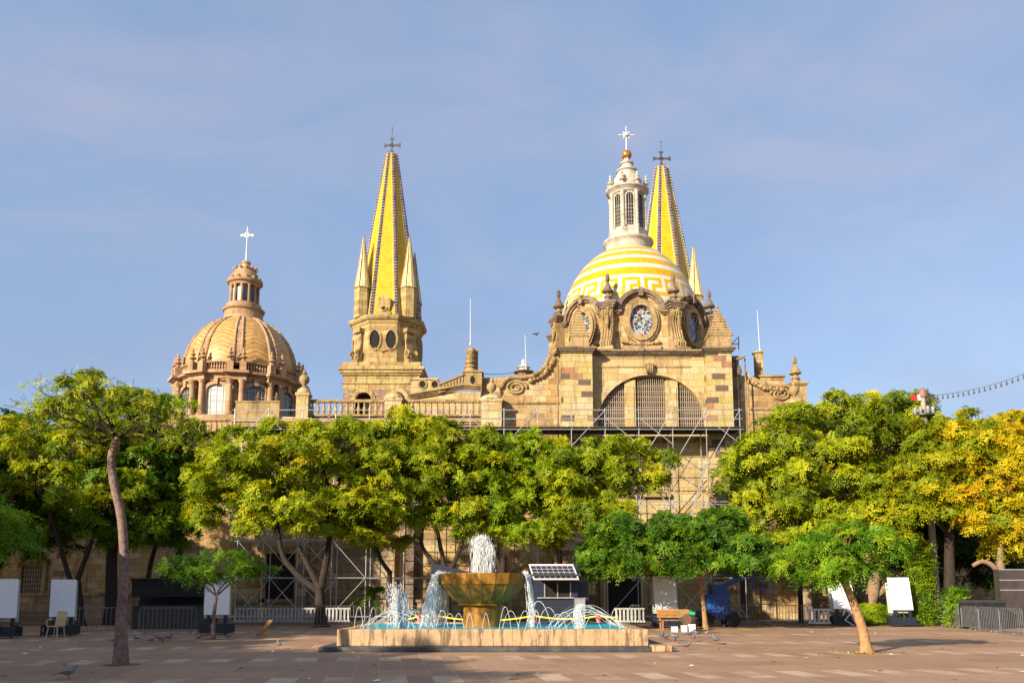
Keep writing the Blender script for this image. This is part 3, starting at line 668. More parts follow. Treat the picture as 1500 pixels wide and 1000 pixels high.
mb = MB(); pts = [o+U*0.62+NN*0.01+V3*(-2.0), o-U*0.62+NN*0.01+V3*(-2.0)][::-1] + [o+U*(0.62*math.cos(q))+V3*(0.62*math.sin(q))+NN*0.01 for q in [math.pi*i/14 for i in range(15)]]; mb.add(pts,[tuple(range(len(pts)))]); mb.build('niche', M['void'], cat)
# base course of the walls, big pilasters, doors
for x0, x1, Y, h in ((-60, hx(343,900,58.3), 58.25, 1.5), (hx(345,900,56), hx(712,900,56), 55.95, 1.1), (hx(1184,900,56.9), 50, 56.85, 1.3)):
    mb = MB(); mb.box(x0, x1, Y, Y+0.345, 0, h); mb.box(x0, x1, Y-0.1, Y+0.345, h, h+0.22); mb.build('plinth', M['low'], cat)
for p0, p1, Y in ((591,607,56.3),(716,728,56.5),(860,870,56.0),(1172,1184,56.5),(438,452,56.3)):
    mb = MB(); mb.box(hx(p0,800,Y-0.3), hx(p1,800,Y-0.3), Y-0.55, Y-0.003, 0, hz(650,Y)); mb.build('pilaster', M['dark' if p0 in (591,860) else 'low'], cat)  # the two dark pilasters have their shade put into the stone colour
mb = MB(); mb.box(hx(480,860,56), hx(578,860,56), 55.7, 56.298, 1.33, hz(800,56)); mb.build('lower_block', M['low'], cat)
for p0, p1, Y, h in ((888,938,55.9,3.4),(390,432,56.2,4.2)):
    x0, x1 = hx(p0,880,Y), hx(p1,880,Y); mb = MB(); mb.box(x0-0.4,x0,Y-0.35,Y+0.09,0,h); mb.box(x1,x1+0.4,Y-0.35,Y+0.09,0,h); mb.box(x0-0.6,x1+0.6,Y-0.42,Y+0.09,h,h+0.5); d = mb.build('door_surround', M['trim'], cat)
    mb = MB(); mb.box(x0,x1,Y-0.22,Y-0.15,0,h); mb.build('door', M['void'], d)

# ================================================================ bell towers with yellow tiled spires
def ridgemat():
    m, t, b = newmat('mosaic_ridge_tile'); pos = nd(t,'ShaderNodeTexCoord').outputs['Object']
    sx = nd(t,'ShaderNodeSeparateXYZ',{'Vector':pos}); row = mth(t,'FLOOR',mth(t,'MULTIPLY',sx.outputs[2],2.3))
    fr = mth(t,'FRACT',mth(t,'MULTIPLY',sx.outputs[2],2.3))
    w = nd(t,'ShaderNodeTexWhiteNoise',{'Vector':nd(t,'ShaderNodeCombineXYZ',{'X':row,'Y':mth(t,'FLOOR',mth(t,'MULTIPLY',sx.outputs[0],0.7))}).outputs[0]},noise_dimensions='2D').outputs['Value']
    c = ramp(t,w,[(0,(0.03,0.03,0.10)),(0.35,(0.09,0.045,0.10)),(0.6,(0.16,0.05,0.04)),(0.8,(0.05,0.07,0.10))],'CONSTANT')
    t.links.new(mixc(t, mth(t,'GREATER_THAN',fr,0.74), c, (0.36,0.33,0.31)), b.inputs['Base Color']); b.inputs['Roughness'].default_value=0.35; return m
M['ridge'] = ridgemat()
def ribbed():
    m, t, b = newmat('striped_pinnacle_tile'); uv = nd(t,'ShaderNodeTexCoord').outputs['Object']; sx = nd(t,'ShaderNodeSeparateXYZ',{'Vector':uv})
    return plain('pinnacle_tile', (0.60,0.50,0.24), 0.5, 0, 0.3, 2.0, 0.3, (0.35,0.25,0.1))
M['pintile'] = ribbed()
TY = 112.0
def hy(py): return hz(py, TY)
def hf(py): return hz(py, TY-5.0)
def hb(py): return hz(py, TY-4.4)
def hp(py): return hz(py, TY-3.0)
tower = thing('bell_tower', 'bell tower left of the church, full octagonal belfry with oval openings under a yellow spire', 'bell tower', (hx(567,560,TY), TY, 0), 'pair of bell towers with yellow spires')
tx, ty = tower.location.x, TY; tc_ = Vector((tx, ty, 0)); mp_ = mpp(500, TY)
mb = MB(); sw = 4.85
mb.box(tx-sw, tx+sw, ty-sw, ty+sw, 0, hf(607)); 
mb.build('shaft', M['tower'], tower)
mb = MB(); w2 = sw-0.02; zA0, zA1 = hf(607)+0.002, hf(570)
# arcade storey: piers and round arches on the front, plain other sides
xs = [tx-w2, tx-3.75, tx-0.75, tx+0.55, tx+3.55, tx+w2]
mb.box(tx-w2, tx+w2, ty-w2+1.2, ty+w2, zA0, zA1)
for i in (0, 2, 4): mb.box(xs[i], xs[i+1], ty-w2, ty-w2+1.2, zA0, zA1)
arc = mb.build('arcade', M['rubble'], tower)
for i in (1, 3):
    xc = (xs[i]+xs[i+1])/2; r = (xs[i+1]-xs[i])/2; o = Vector((xc, ty-w2-0.003, zA1-0.55-r*0.55)); rr = 1.02
    mb = MB(); mb.ring(o, U, V3, NN, rr, rr, rr+0.52, rr+0.52, 0.15, 0, math.pi, 20); mb.obox(o, U, V3, NN, -rr-0.52, -rr, -3.0, 0, 0, 0.14); mb.obox(o, U, V3, NN, rr, rr+0.52, -3.0, 0, 0, 0.14); a = mb.build('arch', M['tower'], arc)
    mb = MB(); pts = [o+U*(r)+V3*(zA1-o.z), o-U*r+V3*(zA1-o.z), o-U*r, ] + [o+U*(-rr*math.cos(q))+V3*(rr*math.sin(q)) for q in [math.pi*j/14 for j in range(15)]] + [o+U*r]
    mb.poly(pts, (0,0.8,0)); mb.build('arch_spandrel', M['rubble'], arc)
    mb = MB(); mb.box(xs[i], xs[i+1], ty-w2+0.9, ty-w2+1.0, zA0, zA1); mb.build('arch_opening', M['void'], arc)
mb = MB()
for i, (e, p0, p1) in enumerate(((0.02,570,562),(0.14,562,559),(-0.02,559,549),(0.2,549,546),(0.40,546,542),(0.60,542,537),(0.15,537,530))):
    mb.box(tx-sw-e, tx+sw+e, ty-sw-e, ty+sw+e, hf(p0)+0.001*i, hf(p1))
mb.build('entablature', M['tower'], tower)
OA = 4.32; zO0, zO1 = hf(530)+0.01, hb(474); ROc = OA/math.cos(math.pi/8)
mb = MB(); mb.lathe([(ROc,zO0),(ROc,zO1)], (tx,ty,0), 8, a0=math.pi/8); bel = mb.build('belfry', M['tower'], tower)
for k in range(8):
    a = -math.pi/2 + k*math.pi/4; n = Vector((math.cos(a), math.sin(a), 0)); u = Vector((-n.y, n.x, 0)); o = tc_ + n*(OA+0.003) + V3*hb(497)
    if k % 2 == 0:
        for s in (-1, 1):
            mb = MB(); mb.ring(o+u*s*1.05, u, V3, n, 0.66, 1.22, 0.86, 1.44, 0.16); mb.ring(o+u*s*1.05, u, V3, n, 0.86, 1.44, 0.95, 1.55, 0.09); f = mb.build('oval_frame', M['tower'], bel, True)
            mb = MB(); mb.disc(o+u*s*1.05+n*0.01, u, V3, 0.70, 1.26); mb.build('oval_opening', M['void'], bel)
        mb = MB(); garland(mb, [o+V3*(-1.5+0.25*abs(x))+u*x+n*0.08 for x in (-1.0,-0.4,0,0.4,1.0)], 0.16); mb.build('carving', M['trim'], bel)
    else:
        mb = MB(); c0 = tc_ + n*(OA-0.2); H = zO1-zO0
        pr = [(0,0),(1.15,0),(1.2,0.5),(0.8,0.9),(0.9,1.5),(0.7,2.2),(0.5,3.0),(0.7,3.6),(0.55,H-0.4),(0,H-0.4)]
        mb.poly([c0+n*r+V3*(zO0+z)-u*0.55 for r,z in pr], u*1.1); spiral(mb, c0+n*0.95+u*0.6+V3*(zO0+1.3), n, V3, u, 0.5, 0.6, 2, 0.12); spiral(mb, c0+n*0.95-u*0.6+V3*(zO0+1.3), n, V3, -u, 0.5, 0.6, 2, 0.12)
        mb.lathe(scaled(FINIAL,0.9), tuple(c0+n*1.0+V3*zO0), 8, cap=False)
        mb.obox(c0, n, u, V3, 0, 1.0, -0.75, 0.75, zO0+H-0.95, zO0+H-0.4); mb.build('scroll', M['trim'], bel)
mb = MB(); mb.lathe([(ROc+0.02,zO1),(ROc+0.25,hb(471)),(ROc+0.25,hb(469)),(ROc+0.5,hb(468)),(ROc+0.72,hb(465)),(ROc+0.74,hb(462.5)),(ROc+0.1,hb(461))], (tx,ty,0), 8, a0=math.pi/8); mb.build('belfry_cornice', M['tower'], tower)
# spire
zS0 = hb(461); apex = at(573,228,TY); zS1 = apex.z; RS0, RS1 = 4.45, 0.78
sp = MB(); sp.lathe([(RS0,zS0),(RS1,zS1)], (tx,ty,0), 8, a0=math.pi/8); spire = sp.build('spire', M['yellow'], tower)
for k in range(8):
    a = math.pi/8 + k*math.pi/4; d = Vector((math.cos(a), math.sin(a), 0)); tgt = Vector((-d.y,d.x,0))
    A, B = tc_ + d*(RS0-0.06) + V3*zS0, tc_ + d*(RS1-0.01) + V3*(zS1+0.1)
    mb = MB(); n = 62
    for i in range(n):
        p, q = A.lerp(B, i/n), A.lerp(B, (i+0.62)/n); mb.tube([p, q], [0.30-0.12*i/n]*2, 5); q2 = A.lerp(B,(i+1)/n)
        mb.tube([q, q2], [0.25-0.10*i/n]*2, 4)
    mb.build('spire_ridge', M['ridge'], spire)
    mb = MB()
    for s in (-1, 1):
        mb.tube([A+tgt*s*0.42-d*0.14, B+tgt*s*0.2-d*0.05], [0.045,0.03], 4)
    mb.build('ridge_edging', M['pintile'], spire)
mb = MB(); cross_pattee(mb, (tx,ty,hy(213)), 1.05, 0.16); mb.tube([(tx,ty,zS1),(tx,ty,hy(221))],[0.12,0.1],6); mb.tube([(tx,ty,hy(201)),(tx,ty,hy(187))],0.035,5); mb.lathe([(0,hy(189)),(0.12,hy(188)),(0,hy(187))],(tx,ty,0),6,cap=False); mb.build('cross', M['iron'], tower)
# corner pinnacles with their posts, dormer tablets
for sx_ in (-1, 1):
    for sy_ in (-1, 1):
        c = Vector((tx+sx_*3.05, ty+sy_*3.05, 0)); mb = MB(); rp = 1.06
        mb.lathe([(rp,zS0-0.1),(rp,hp(424))], c, 6, a0=0.3); mb.lathe([(rp+0.12,hp(424)),(rp+0.12,hp(422.5))], c, 6, a0=0.3); post = mb.build('pinnacle_post', M['pink'] if False else M['tower'], tower)
        mb = MB(); mb.lathe([(rp*0.98,hp(422.4)),(0.50,hp(386)),(0.05,hp(345))], c, 12)
        mb.build('pinnacle', M['pintile'], tower)
        mb = MB()
        for j in range(6):
            q = 2*math.pi*j/6+0.3; mb.tube([c+Vector((math.cos(q)*rp,math.sin(q)*rp,hp(422.4))), c+Vector((0.04*math.cos(q),0.04*math.sin(q),hp(344)))],[0.07,0.03],4)
        mb.build('pinnacle_ridge', M['trim'], tower)
for k in range(0, 8, 2):
    a = -math.pi/2 + k*math.pi/4; n = Vector((math.cos(a), math.sin(a), 0)); u = Vector((-n.y, n.x, 0)); o = tc_ + n*3.75
    mb = MB(); z0, z1 = zS0-0.05, hb(437)
    pts = [o-u*0.95+V3*z0, o+u*0.95+V3*z0, o+u*0.95+V3*(z0+0.4), o+u*0.72+V3*(z0+0.7), o+u*1.0+V3*z1, o+u*0.5+V3*(z1+0.25), o+V3*(z1+0.55), o-u*0.5+V3*(z1+0.25), o-u*1.0+V3*z1, o-u*0.72+V3*(z0+0.7), o-u*0.95+V3*(z0+0.4)]
    mb.poly(pts, n*0.55); mb.ring(o+n*0.55+V3*(z0+0.95), u, V3, n, 0.28, 0.20, 0.46, 0.36, 0.14, seg=16); t_ = mb.build('dormer', M['tower'], tower)
    mb = MB(); mb.disc(o+n*0.555+V3*(z0+0.95), u, V3, 0.3, 0.22, seg=14); mb.build('dormer_opening', M['void'], t_)
tower2 = dup(tower, (hx(974,440,117.5), 117.5, (at(968,247,117.5).z - zS1)), label='bell tower behind the striped dome, only its yellow spire and one pinnacle showing')
tower2.location.z = 0; dz = at(968,247,117.5).z / zS1; tower2.scale = (1.14,1.14,dz)

# ================================================================ domed side chapel with the orange tiled dome
SY = 72.0; SCX = hx(352.5,560,SY)
chap = thing('domed_chapel', 'round pink stone chapel with orange chevron-tiled dome behind the left parapet', 'chapel', (SCX, SY, 0))
cc = (SCX, SY, 0); sc = Vector(cc); z_ = lambda q: hz(q, 67.0)
RDr = 4.72
NB = 10
def bay(k): return -math.pi/2 + R(-4) + k*2*math.pi/NB
mb = MB(); mb.lathe([(RDr,0),(RDr,z_(556))], cc, 60); mb.lathe([(RDr+0.75,0),(RDr+0.75,z_(608))], cc, 60); drum2 = mb.build('drum', M['pink'], chap, False)
# entablature, breaking forward over each pair of columns
def ent(mb, r, d, a0, a1, n): 
    prof = [(0,556),(0.06,556),(0.06,553),(0.14,553),(0.14,549),(0.30,547.5),(0.52,546),(0.52,543.5),(0.2,542.5)]
    mb.lathe([(r-0.4,z_(556))]+[(r+p, z_(q)) for p, q in prof]+[(r-0.4,z_(542.5))], cc, n, a0=a0, a1=a1)
mb = MB(); mb.lathe([(RDr,z_(556))]+[(RDr+0.08+p, z_(q)) for p, q in ((0,556),(0.06,556),(0.06,553),(0.14,553),(0.14,549),(0.30,547.5),(0.52,546),(0.52,543.5),(0.2,542.5))]+[(RDr-0.5,z_(542.0))], cc, 80, cap=False)
for k in range(NB):
    a = bay(k)+math.pi/NB; n = Vector((math.cos(a), math.sin(a), 0)); u = Vector((-n.y, n.x, 0)); o = sc + n*(RDr-0.2)
    for w, d, p0, p1 in ((0.78,0.80,556,549.2),(0.86,0.98,549.2,547.2),(0.98,1.22,547.2,543.2)): mb.obox(o, u, n, V3, -w, w, 0, d, z_(p0)+0.004, z_(p1)-0.004)
mb.build('entablature', M['pink'], chap, True)
for k in range(NB):
    a = bay(k)+math.pi/NB; n = Vector((math.cos(a), math.sin(a), 0)); u = Vector((-n.y, n.x, 0)); o = sc + n*(RDr+0.42)
    for s in (-1, 1):
        p = o + u*s*0.46; mb = MB()
        mb.lathe([(0.34,z_(608)),(0.34,z_(605)),(0.26,z_(604)),(0.25,z_(590)),(0.215,z_(560.5)),(0.26,z_(560)),(0.26,z_(559)),(0.34,z_(556.6)),(0.36,z_(556))], (p.x,p.y,0), 12); mb.build('column', M['pink'], chap, True)
        mb = MB(); q = o + u*s*0.5 + n*0.1; mb.obox(q, u, n, V3, -0.26, 0.26, -0.26, 0.26, z_(542.6), z_(530)); mb.lathe([(r*0.78, z_(530)+z*0.82) for r, z in FINIAL], (q.x,q.y,0), 10, cap=False); mb.build('urn', M['pink'], chap, True)
    # window of the bay
    a = bay(k); n = Vector((math.cos(a), math.sin(a), 0)); u = Vector((-n.y, n.x, 0)); o = sc + n*(RDr+0.0)
    zb_, zt_ = z_(606), z_(570); r = 0.78
    mb = MB(); mb.ring(o+V3*zt_-n*0.08, u, V3, n, r, 0.45, r+0.28, 0.72, 0.32, 0, math.pi, 16)
    for s in (-1,1): mb.obox(o-n*0.08, u, V3, n, *sorted((s*r, s*(r+0.26))), zb_, zt_, 0, 0.3)
    mb.obox(o, u, V3, n, -0.16, 0.16, zt_+0.42, zt_+0.95, 0, 0.4); w = mb.build('window_frame', M['pink'], chap)
    mb = MB(); pts = [o-u*r+V3*zb_+n*0.05, o+u*r+V3*zb_+n*0.05]+[o+u*(r*math.cos(q))+V3*(zt_+0.45*math.sin(q))+n*0.05 for q in [math.pi*j/12 for j in range(13)]]
    mb.add(pts,[tuple(range(len(pts)))]); mb.build('window_glass', M['paleglass'] if k == 0 else M['glass'], w)
    mb = MB()
    for x in (-0.52,0,0.52): mb.obox(o, u, V3, n, x-0.02, x+0.02, zb_, zt_+0.4, 0.06, 0.09)
    for j in range(5): mb.obox(o, u, V3, n, -r, r, zb_+0.45*j+0.2, zb_+0.45*j+0.235, 0.063, 0.093)
    mb.build('window_grating', M['grille'], w)
# balustrade ring
mb = MB(); rb = RDr+0.25; mb.lathe([(rb-0.14,z_(530)),(rb+0.14,z_(530)),(rb+0.14,z_(528)),(rb-0.14,z_(528)),(rb-0.14,z_(530))], cc, 80, cap=False); mb.lathe([(rb-0.16,z_(542.4)),(rb+0.16,z_(542.4)),(rb+0.16,z_(540.6)),(rb-0.16,z_(540.6))], cc, 80, cap=False)
ringb = mb.build('balustrade', M['pink'], chap, True)
m2 = MB(); hb = z_(530)-z_(540.6); m2.lathe(scaled(BAL, hb/0.76, hb/0.76*0.9), (0,0,0), 7, cap=False); bb = m2.build('baluster', M['pink'], None, True); bb.parent = ringb; first = True
for k in range(NB):
    for j in range(9):
        a = bay(k) + (j-4)*0.045
        loc = (SCX+rb*math.cos(a), SY+rb*math.sin(a), z_(540.6))
        if first: bb.location = loc; first = False
        else: place(bb, ringb, loc)
# tiled dome: panels with chevron courses, twin ribs
def chevmat():
    m, t, b = newmat('chevron_tile'); uv = nd(t,'ShaderNodeUVMap').outputs[0]; sx = nd(t,'ShaderNodeSeparateXYZ',{'Vector':uv})
    tri = mth(t,'ABSOLUTE', mth(t,'SUBTRACT', mth(t,'FRACT', mth(t,'MULTIPLY', sx.outputs[0], 2.0)), 0.5))
    ph = mth(t,'ADD', mth(t,'MULTIPLY', sx.outputs[1], 15.0), mth(t,'MULTIPLY', tri, 3.0)); fr = mth(t,'FRACT', ph); rw = mth(t,'FLOOR', ph)
    wv = nd(t,'ShaderNodeTexWhiteNoise',{'W':rw},noise_dimensions='1D').outputs['Value']
    c = ramp(t, wv, [(0,(0.47,0.255,0.07)),(1,(0.55,0.33,0.10))])
    c = mixc(t, mth(t,'LESS_THAN', fr, 0.24), c, (0.33,0.15,0.045))
    pos = nd(t,'ShaderNodeTexCoord').outputs['Object']; f = noise(t, pos, 2.2, 6, 0.65)
    c = mixc(t, 0.8, c, ramp(t, f, [(0.3,(0.6,)*3),(0.6,(1.1,)*3)]), 'MULTIPLY'); t.links.new(c, b.inputs['Base Color']); b.inputs['Roughness'].default_value=0.5; return m
zd0, RDo = z_(532), 4.74; zd1 = hz(462, 70.3); rt = 1.72; HDo = (zd1-zd0)/math.sqrt(1-(rt/RDo)**2)*0.985
def dp(s):
    sm = math.acos(rt/RDo); th = s*sm; return RDo*math.cos(th), zd0 + HDo*math.sin(th)
NS, NA = 24, 120
me = bpy.data.meshes.new('dome'); vs = []; fs = []; uvs = []
for i in range(NS+1):
    r, z = dp(i/NS)
    for k in range(NA): a = bay(0)-math.pi/NB + 2*math.pi*k/NA; vs.append((SCX+r*math.cos(a), SY+r*math.sin(a), z))
for i in range(NS):
    for k in range(NA):
        k2 = (k+1)%NA; fs.append((i*NA+k, i*NA+k2, (i+1)*NA+k2, (i+1)*NA+k)); w = NA//NB
        for kk, ii in ((k,i),(k+1,i),(k+1,i+1),(k,i+1)): uvs.append(((kk - (k//w)*w)/w*0.5+0.25 if False else ((kk-(k//w)*w)/w)*0.5, ii/NS))
me.from_pydata(vs, [], fs); l = me.uv_layers.new(name='UVMap')
for i, q in enumerate(uvs): l.data[i].uv = q
me.polygons.foreach_set('use_smooth',[True]*len(fs)); me.materials.append(chevmat()); d2 = bpy.data.objects.new('dome', me); C.objects.link(d2); adopt(d2, chap)
for k in range(NB):
    for s in (-1, 1):
        a = bay(k)+math.pi/NB + s*0.062; pts = []; rad = []
        for i in range(NS+1):
            r, z = dp(i/NS); aa = bay(k)+math.pi/NB + s*0.062*(1+0.25*i/NS); pts.append((SCX+(r+0.02)*math.cos(aa), SY+(r+0.02)*math.sin(aa), z)); rad.append(0.13-0.04*i/NS)
        mb = MB(); mb.tube(pts, rad, 6)
        for i in (4, 8, 12, 16, 20): mb.lathe([(0,-0.16),(0.15,-0.06),(0.15,0.06),(0,0.16)], pts[i], 6, cap=False)
        mb.build('dome_rib', M['pink'], d2, True)
    pts = []
    mb = MB(); 
    for i in range(NS):
        (r0,z0),(r1,z1) = dp(i/NS), dp((i+1)/NS)
        a = bay(k)+math.pi/NB; e = 0.05
        mb.add([(SCX+(r0+.02)*math.cos(a-e),SY+(r0+.02)*math.sin(a-e),z0),(SCX+(r0+.02)*math.cos(a+e),SY+(r0+.02)*math.sin(a+e),z0),(SCX+(r1+.02)*math.cos(a+e),SY+(r1+.02)*math.sin(a+e),z1),(SCX+(r1+.02)*math.cos(a-e),SY+(r1+.02)*math.sin(a-e),z1)],[(0,1,2,3)])
    mb.build('rib_band', M['pink'], d2)
# lantern of the chapel
zq = lambda q: hz(q, 70.4)
mb = MB(); mb.lathe([(1.72,zd1-0.1),(1.62,zq(456)),(1.6,zq(450)),(1.74,zq(449)),(1.78,zq(446.5)),(1.55,zq(445.5)),(1.46,zq(445)),(1.46,zq(439)),(1.3,zq(438))], cc, 36)
mb.lathe([(0.98,zq(438)),(0.98,zq(412))], cc, 24)
mb.lathe([(1.26,zq(412)),(1.3,zq(409)),(1.5,zq(407)),(1.52,zq(404)),(1.3,zq(403)),(1.26,zq(401)),(1.16,zq(396.5)),(1.1,zq(394)),(0.95,zq(391)),(0.86,zq(387)),(0.88,zq(385.5)),(0.6,zq(384.5)),(0.42,zq(380)),(0.34,zq(377)),(0.42,zq(375.5)),(0.34,zq(373)),(0.0,zq(372.5))], cc, 30)
l2 = mb.build('lantern', M['pink'], chap, True)
for k in range(12):
    a = 2*math.pi*k/12 + 0.1; p = sc + Vector((math.cos(a),math.sin(a),0))*1.18
    mb = MB(); mb.lathe([(0.13,zq(438)),(0.11,zq(436)),(0.10,zq(415)),(0.16,zq(412))], (p.x,p.y,0), 8); mb.build('lantern_column', M['pink'], l2, True)
    a += math.pi/12; n = Vector((math.cos(a),math.sin(a),0)); u = Vector((-n.y,n.x,0)); o = sc + n*1.0
    mb = MB(); mb.obox(o,u,V3,n,-0.19,0.19,zq(436),zq(416),0,0.02); mb.build('lantern_window', M['paleglass'] if k in (7,) else M['glass'], l2)
    mb = MB(); p = sc+n*1.28; mb.lathe([(0,0),(0.17,0.05),(0.2,0.2),(0.1,0.34),(0,0.4)], (p.x,p.y,zq(404)), 7, cap=False); p = sc+n*0.95; mb.lathe([(0,0),(0.13,0.05),(0.15,0.16),(0,0.3)], (p.x,p.y,zq(387)), 7, cap=False); mb.build('carved_crest', M['pink'], l2, True)
mb = MB(); zc_ = zq(373); mb.tube([(SCX,SY,zc_),(SCX,SY,hz(332,SY))],[0.07,0.04],6); za = hz(345,SY)
for s in (-1,1): mb.poly([(SCX+s*0.05,SY-0.05,za-0.08),(SCX+s*0.5,SY-0.05,za-0.12),(SCX+s*0.62,SY-0.05,za),(SCX+s*0.5,SY-0.05,za+0.12),(SCX+s*0.05,SY-0.05,za+0.08)],(0,0.1,0))
mb.ring(Vector((SCX,SY-0.06,za)),U,V3,NN,0.12,0.12,0.24,0.24,0.05,seg=12); mb.tube([(SCX,SY,za+0.3),(SCX,SY,za+0.55)],[0.15,0.02],5); mb.build('cross', M['whitepaint'], l2)

# ================================================================ rods, wire
def rod(p0, p1, Y, label, r=0.03):
    mb = MB(); a, b = at(p0[0],p0[1],Y), at(p1[0],p1[1],Y); mb.tube([a,b],[r,r*0.5],5); mb.lathe([(0,-0.1),(r*2.2,-0.05),(r*2.2,0.1),(0,0.15)], a, 6, cap=False)
    return tag(mb.build('lightning_rod', M['whitepaint'], None), label, 'lightning rod', 'white rods on the roofs')
rod((689,504),(689,437),60.5,'white rod on the twisted stone post left of the striped dome')
rod((770.5,540),(769,490),65.5,'thin white rod beside the small white-capped roof lantern')
rod((1113,513),(1109,454),59.15,'white rod leaning slightly on top of the square chimney shaft')
rod((113,590),(113,534),59.0,'thin white rod above the crowns at far left')
mb = MB(); a, b = at(707,547,60.5), at(755,545,66); mb.tube([a.lerp(b,f)+Vector((0,0,-0.35*f*(1-f)*4*0.3)) for f in (0,.25,.5,.75,1)], 0.022, 4); tag(mb.build('roof_wire', M['iron'], None), 'thin dark wire strung from the stone post to the small roof lantern', 'wire')
# ================================================================ trees
M['bark'] = plain('bark', (0.034,0.023,0.017), 0.9, 0, 0.45, 5, bmp=0.8)
M['palebark'] = plain('pale_bark', (0.24,0.155,0.095), 0.9, 0, 0.4, 5, 0.5, (0.12,0.08,0.05), bmp=0.8)
M['orangebark'] = plain('smooth_young_bark', (0.34,0.19,0.085), 0.85, 0, 0.4, 9, 0.65, (0.15,0.08,0.04), bmp=0.7)
M['greybark'] = plain('grey_brown_bark', (0.19,0.125,0.10), 0.9, 0, 0.55, 9, 0.75, (0.08,0.05,0.042), bmp=1.0)
M['leaf_olive'] = leafmat('olive_leaf', [(0.07,0.12,0.006),(0.18,0.245,0.007),(0.31,0.36,0.009),(0.44,0.44,0.011),(0.55,0.42,0.013)])
M['leaf_green'] = leafmat('green_leaf', [(0.045,0.11,0.006),(0.12,0.225,0.007),(0.24,0.34,0.009),(0.40,0.44,0.011)])
M['leaf_lime'] = leafmat('lime_leaf', [(0.07,0.14,0.006),(0.17,0.27,0.007),(0.29,0.38,0.009),(0.44,0.47,0.011)])
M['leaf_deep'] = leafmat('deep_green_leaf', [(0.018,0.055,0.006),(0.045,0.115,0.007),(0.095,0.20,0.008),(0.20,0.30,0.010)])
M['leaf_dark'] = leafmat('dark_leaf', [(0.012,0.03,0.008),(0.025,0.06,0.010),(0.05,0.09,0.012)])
M['leaf_gold'] = leafmat('golden_leaf', [(0.16,0.22,0.007),(0.34,0.34,0.008),(0.52,0.42,0.009),(0.58,0.39,0.010),(0.56,0.27,0.012)])
M['leaf_bright'] = leafmat('bright_young_leaf', [(0.04,0.12,0.008),(0.09,0.21,0.009),(0.17,0.30,0.010),(0.32,0.39,0.012)])

def unit(a): return a / np.maximum(np.linalg.norm(a, axis=-1, keepdims=True), 1e-9)
def foliage(name, cen, nor, tint, parent, mat, L=0.42, nf=7, m=3, leaf=0.5, wid=0.36, droop=0.35, seed=1, gain=1.0):
    """pinnate fronds fanning out from every twig end: one mesh of many small leaf faces"""
    rng = np.random.default_rng(seed); N = len(cen)
    up = np.array([0,0,1.0]); nor = unit(nor*1.0 + up*0.30 + rng.normal(0,.25,(N,3)))
    t = unit(np.cross(nor, rng.normal(size=(N,3)))); b = np.cross(nor, t)
    ang = (np.arange(nf)/nf*2*np.pi)[None,:] + rng.uniform(0, 6.28, (N,1)) + rng.normal(0, .25, (N,nf))
    lift = rng.uniform(0.0, 0.75, (N,nf))[...,None]
    d = unit(t[:,None]*np.cos(ang)[...,None] + b[:,None]*np.sin(ang)[...,None] + nor[:,None]*lift)
    ln = L*rng.uniform(0.65, 1.25, (N,nf))[...,None]
    s = (np.arange(m)+0.8)/m
    P = cen[:,None,None] + ln[...,None,:]*(d[:,:,None]*s[None,None,:,None] - up*droop*(s**2)[None,None,:,None])
    dd = unit(d[:,:,None] - up*(2*droop*s)[None,None,:,None])
    w = unit(np.cross(dd, nor[:,None,None]))
    ll = ln[...,None,:]*leaf*(1.15-0.55*s)[None,None,:,None]
    quads = []
    for sd in (-1, 1):
        a = unit(w*sd*0.85 + dd*0.6 - up*0.25 + rng.normal(0, .16, P.shape))*ll
        c = dd*ll*wid
        quads.append(np.stack([P, P + a*0.5 + c, P + a, P + a*0.5 - c], axis=-2))
    Q = np.stack(quads, axis=3).reshape(-1, 4, 3)
    nq = len(Q); me = bpy.data.meshes.new(name)
    me.vertices.add(nq*4); me.vertices.foreach_set('co', Q.reshape(-1).astype(np.float32))
    me.loops.add(nq*4); me.loops.foreach_set('vertex_index', np.arange(nq*4, dtype=np.int32))
    me.polygons.add(nq); me.polygons.foreach_set('loop_start', np.arange(0, nq*4, 4, dtype=np.int32))
    try: me.polygons.foreach_set('loop_total', np.full(nq, 4, dtype=np.int32))
    except Exception: pass
    me.update(calc_edges=True)
    tt = np.repeat(tint, nf*m*2) + rng.normal(0, 0.09, nq)
    at_ = me.attributes.new('tint', 'FLOAT', 'FACE'); at_.data.foreach_set('value', np.clip(tt, 0.0, 1.0).astype(np.float32))
    me.materials.append(mat)
    o = bpy.data.objects.new(name, me); C.objects.link(o)
    if parent is not None: adopt(o, parent)
    return o

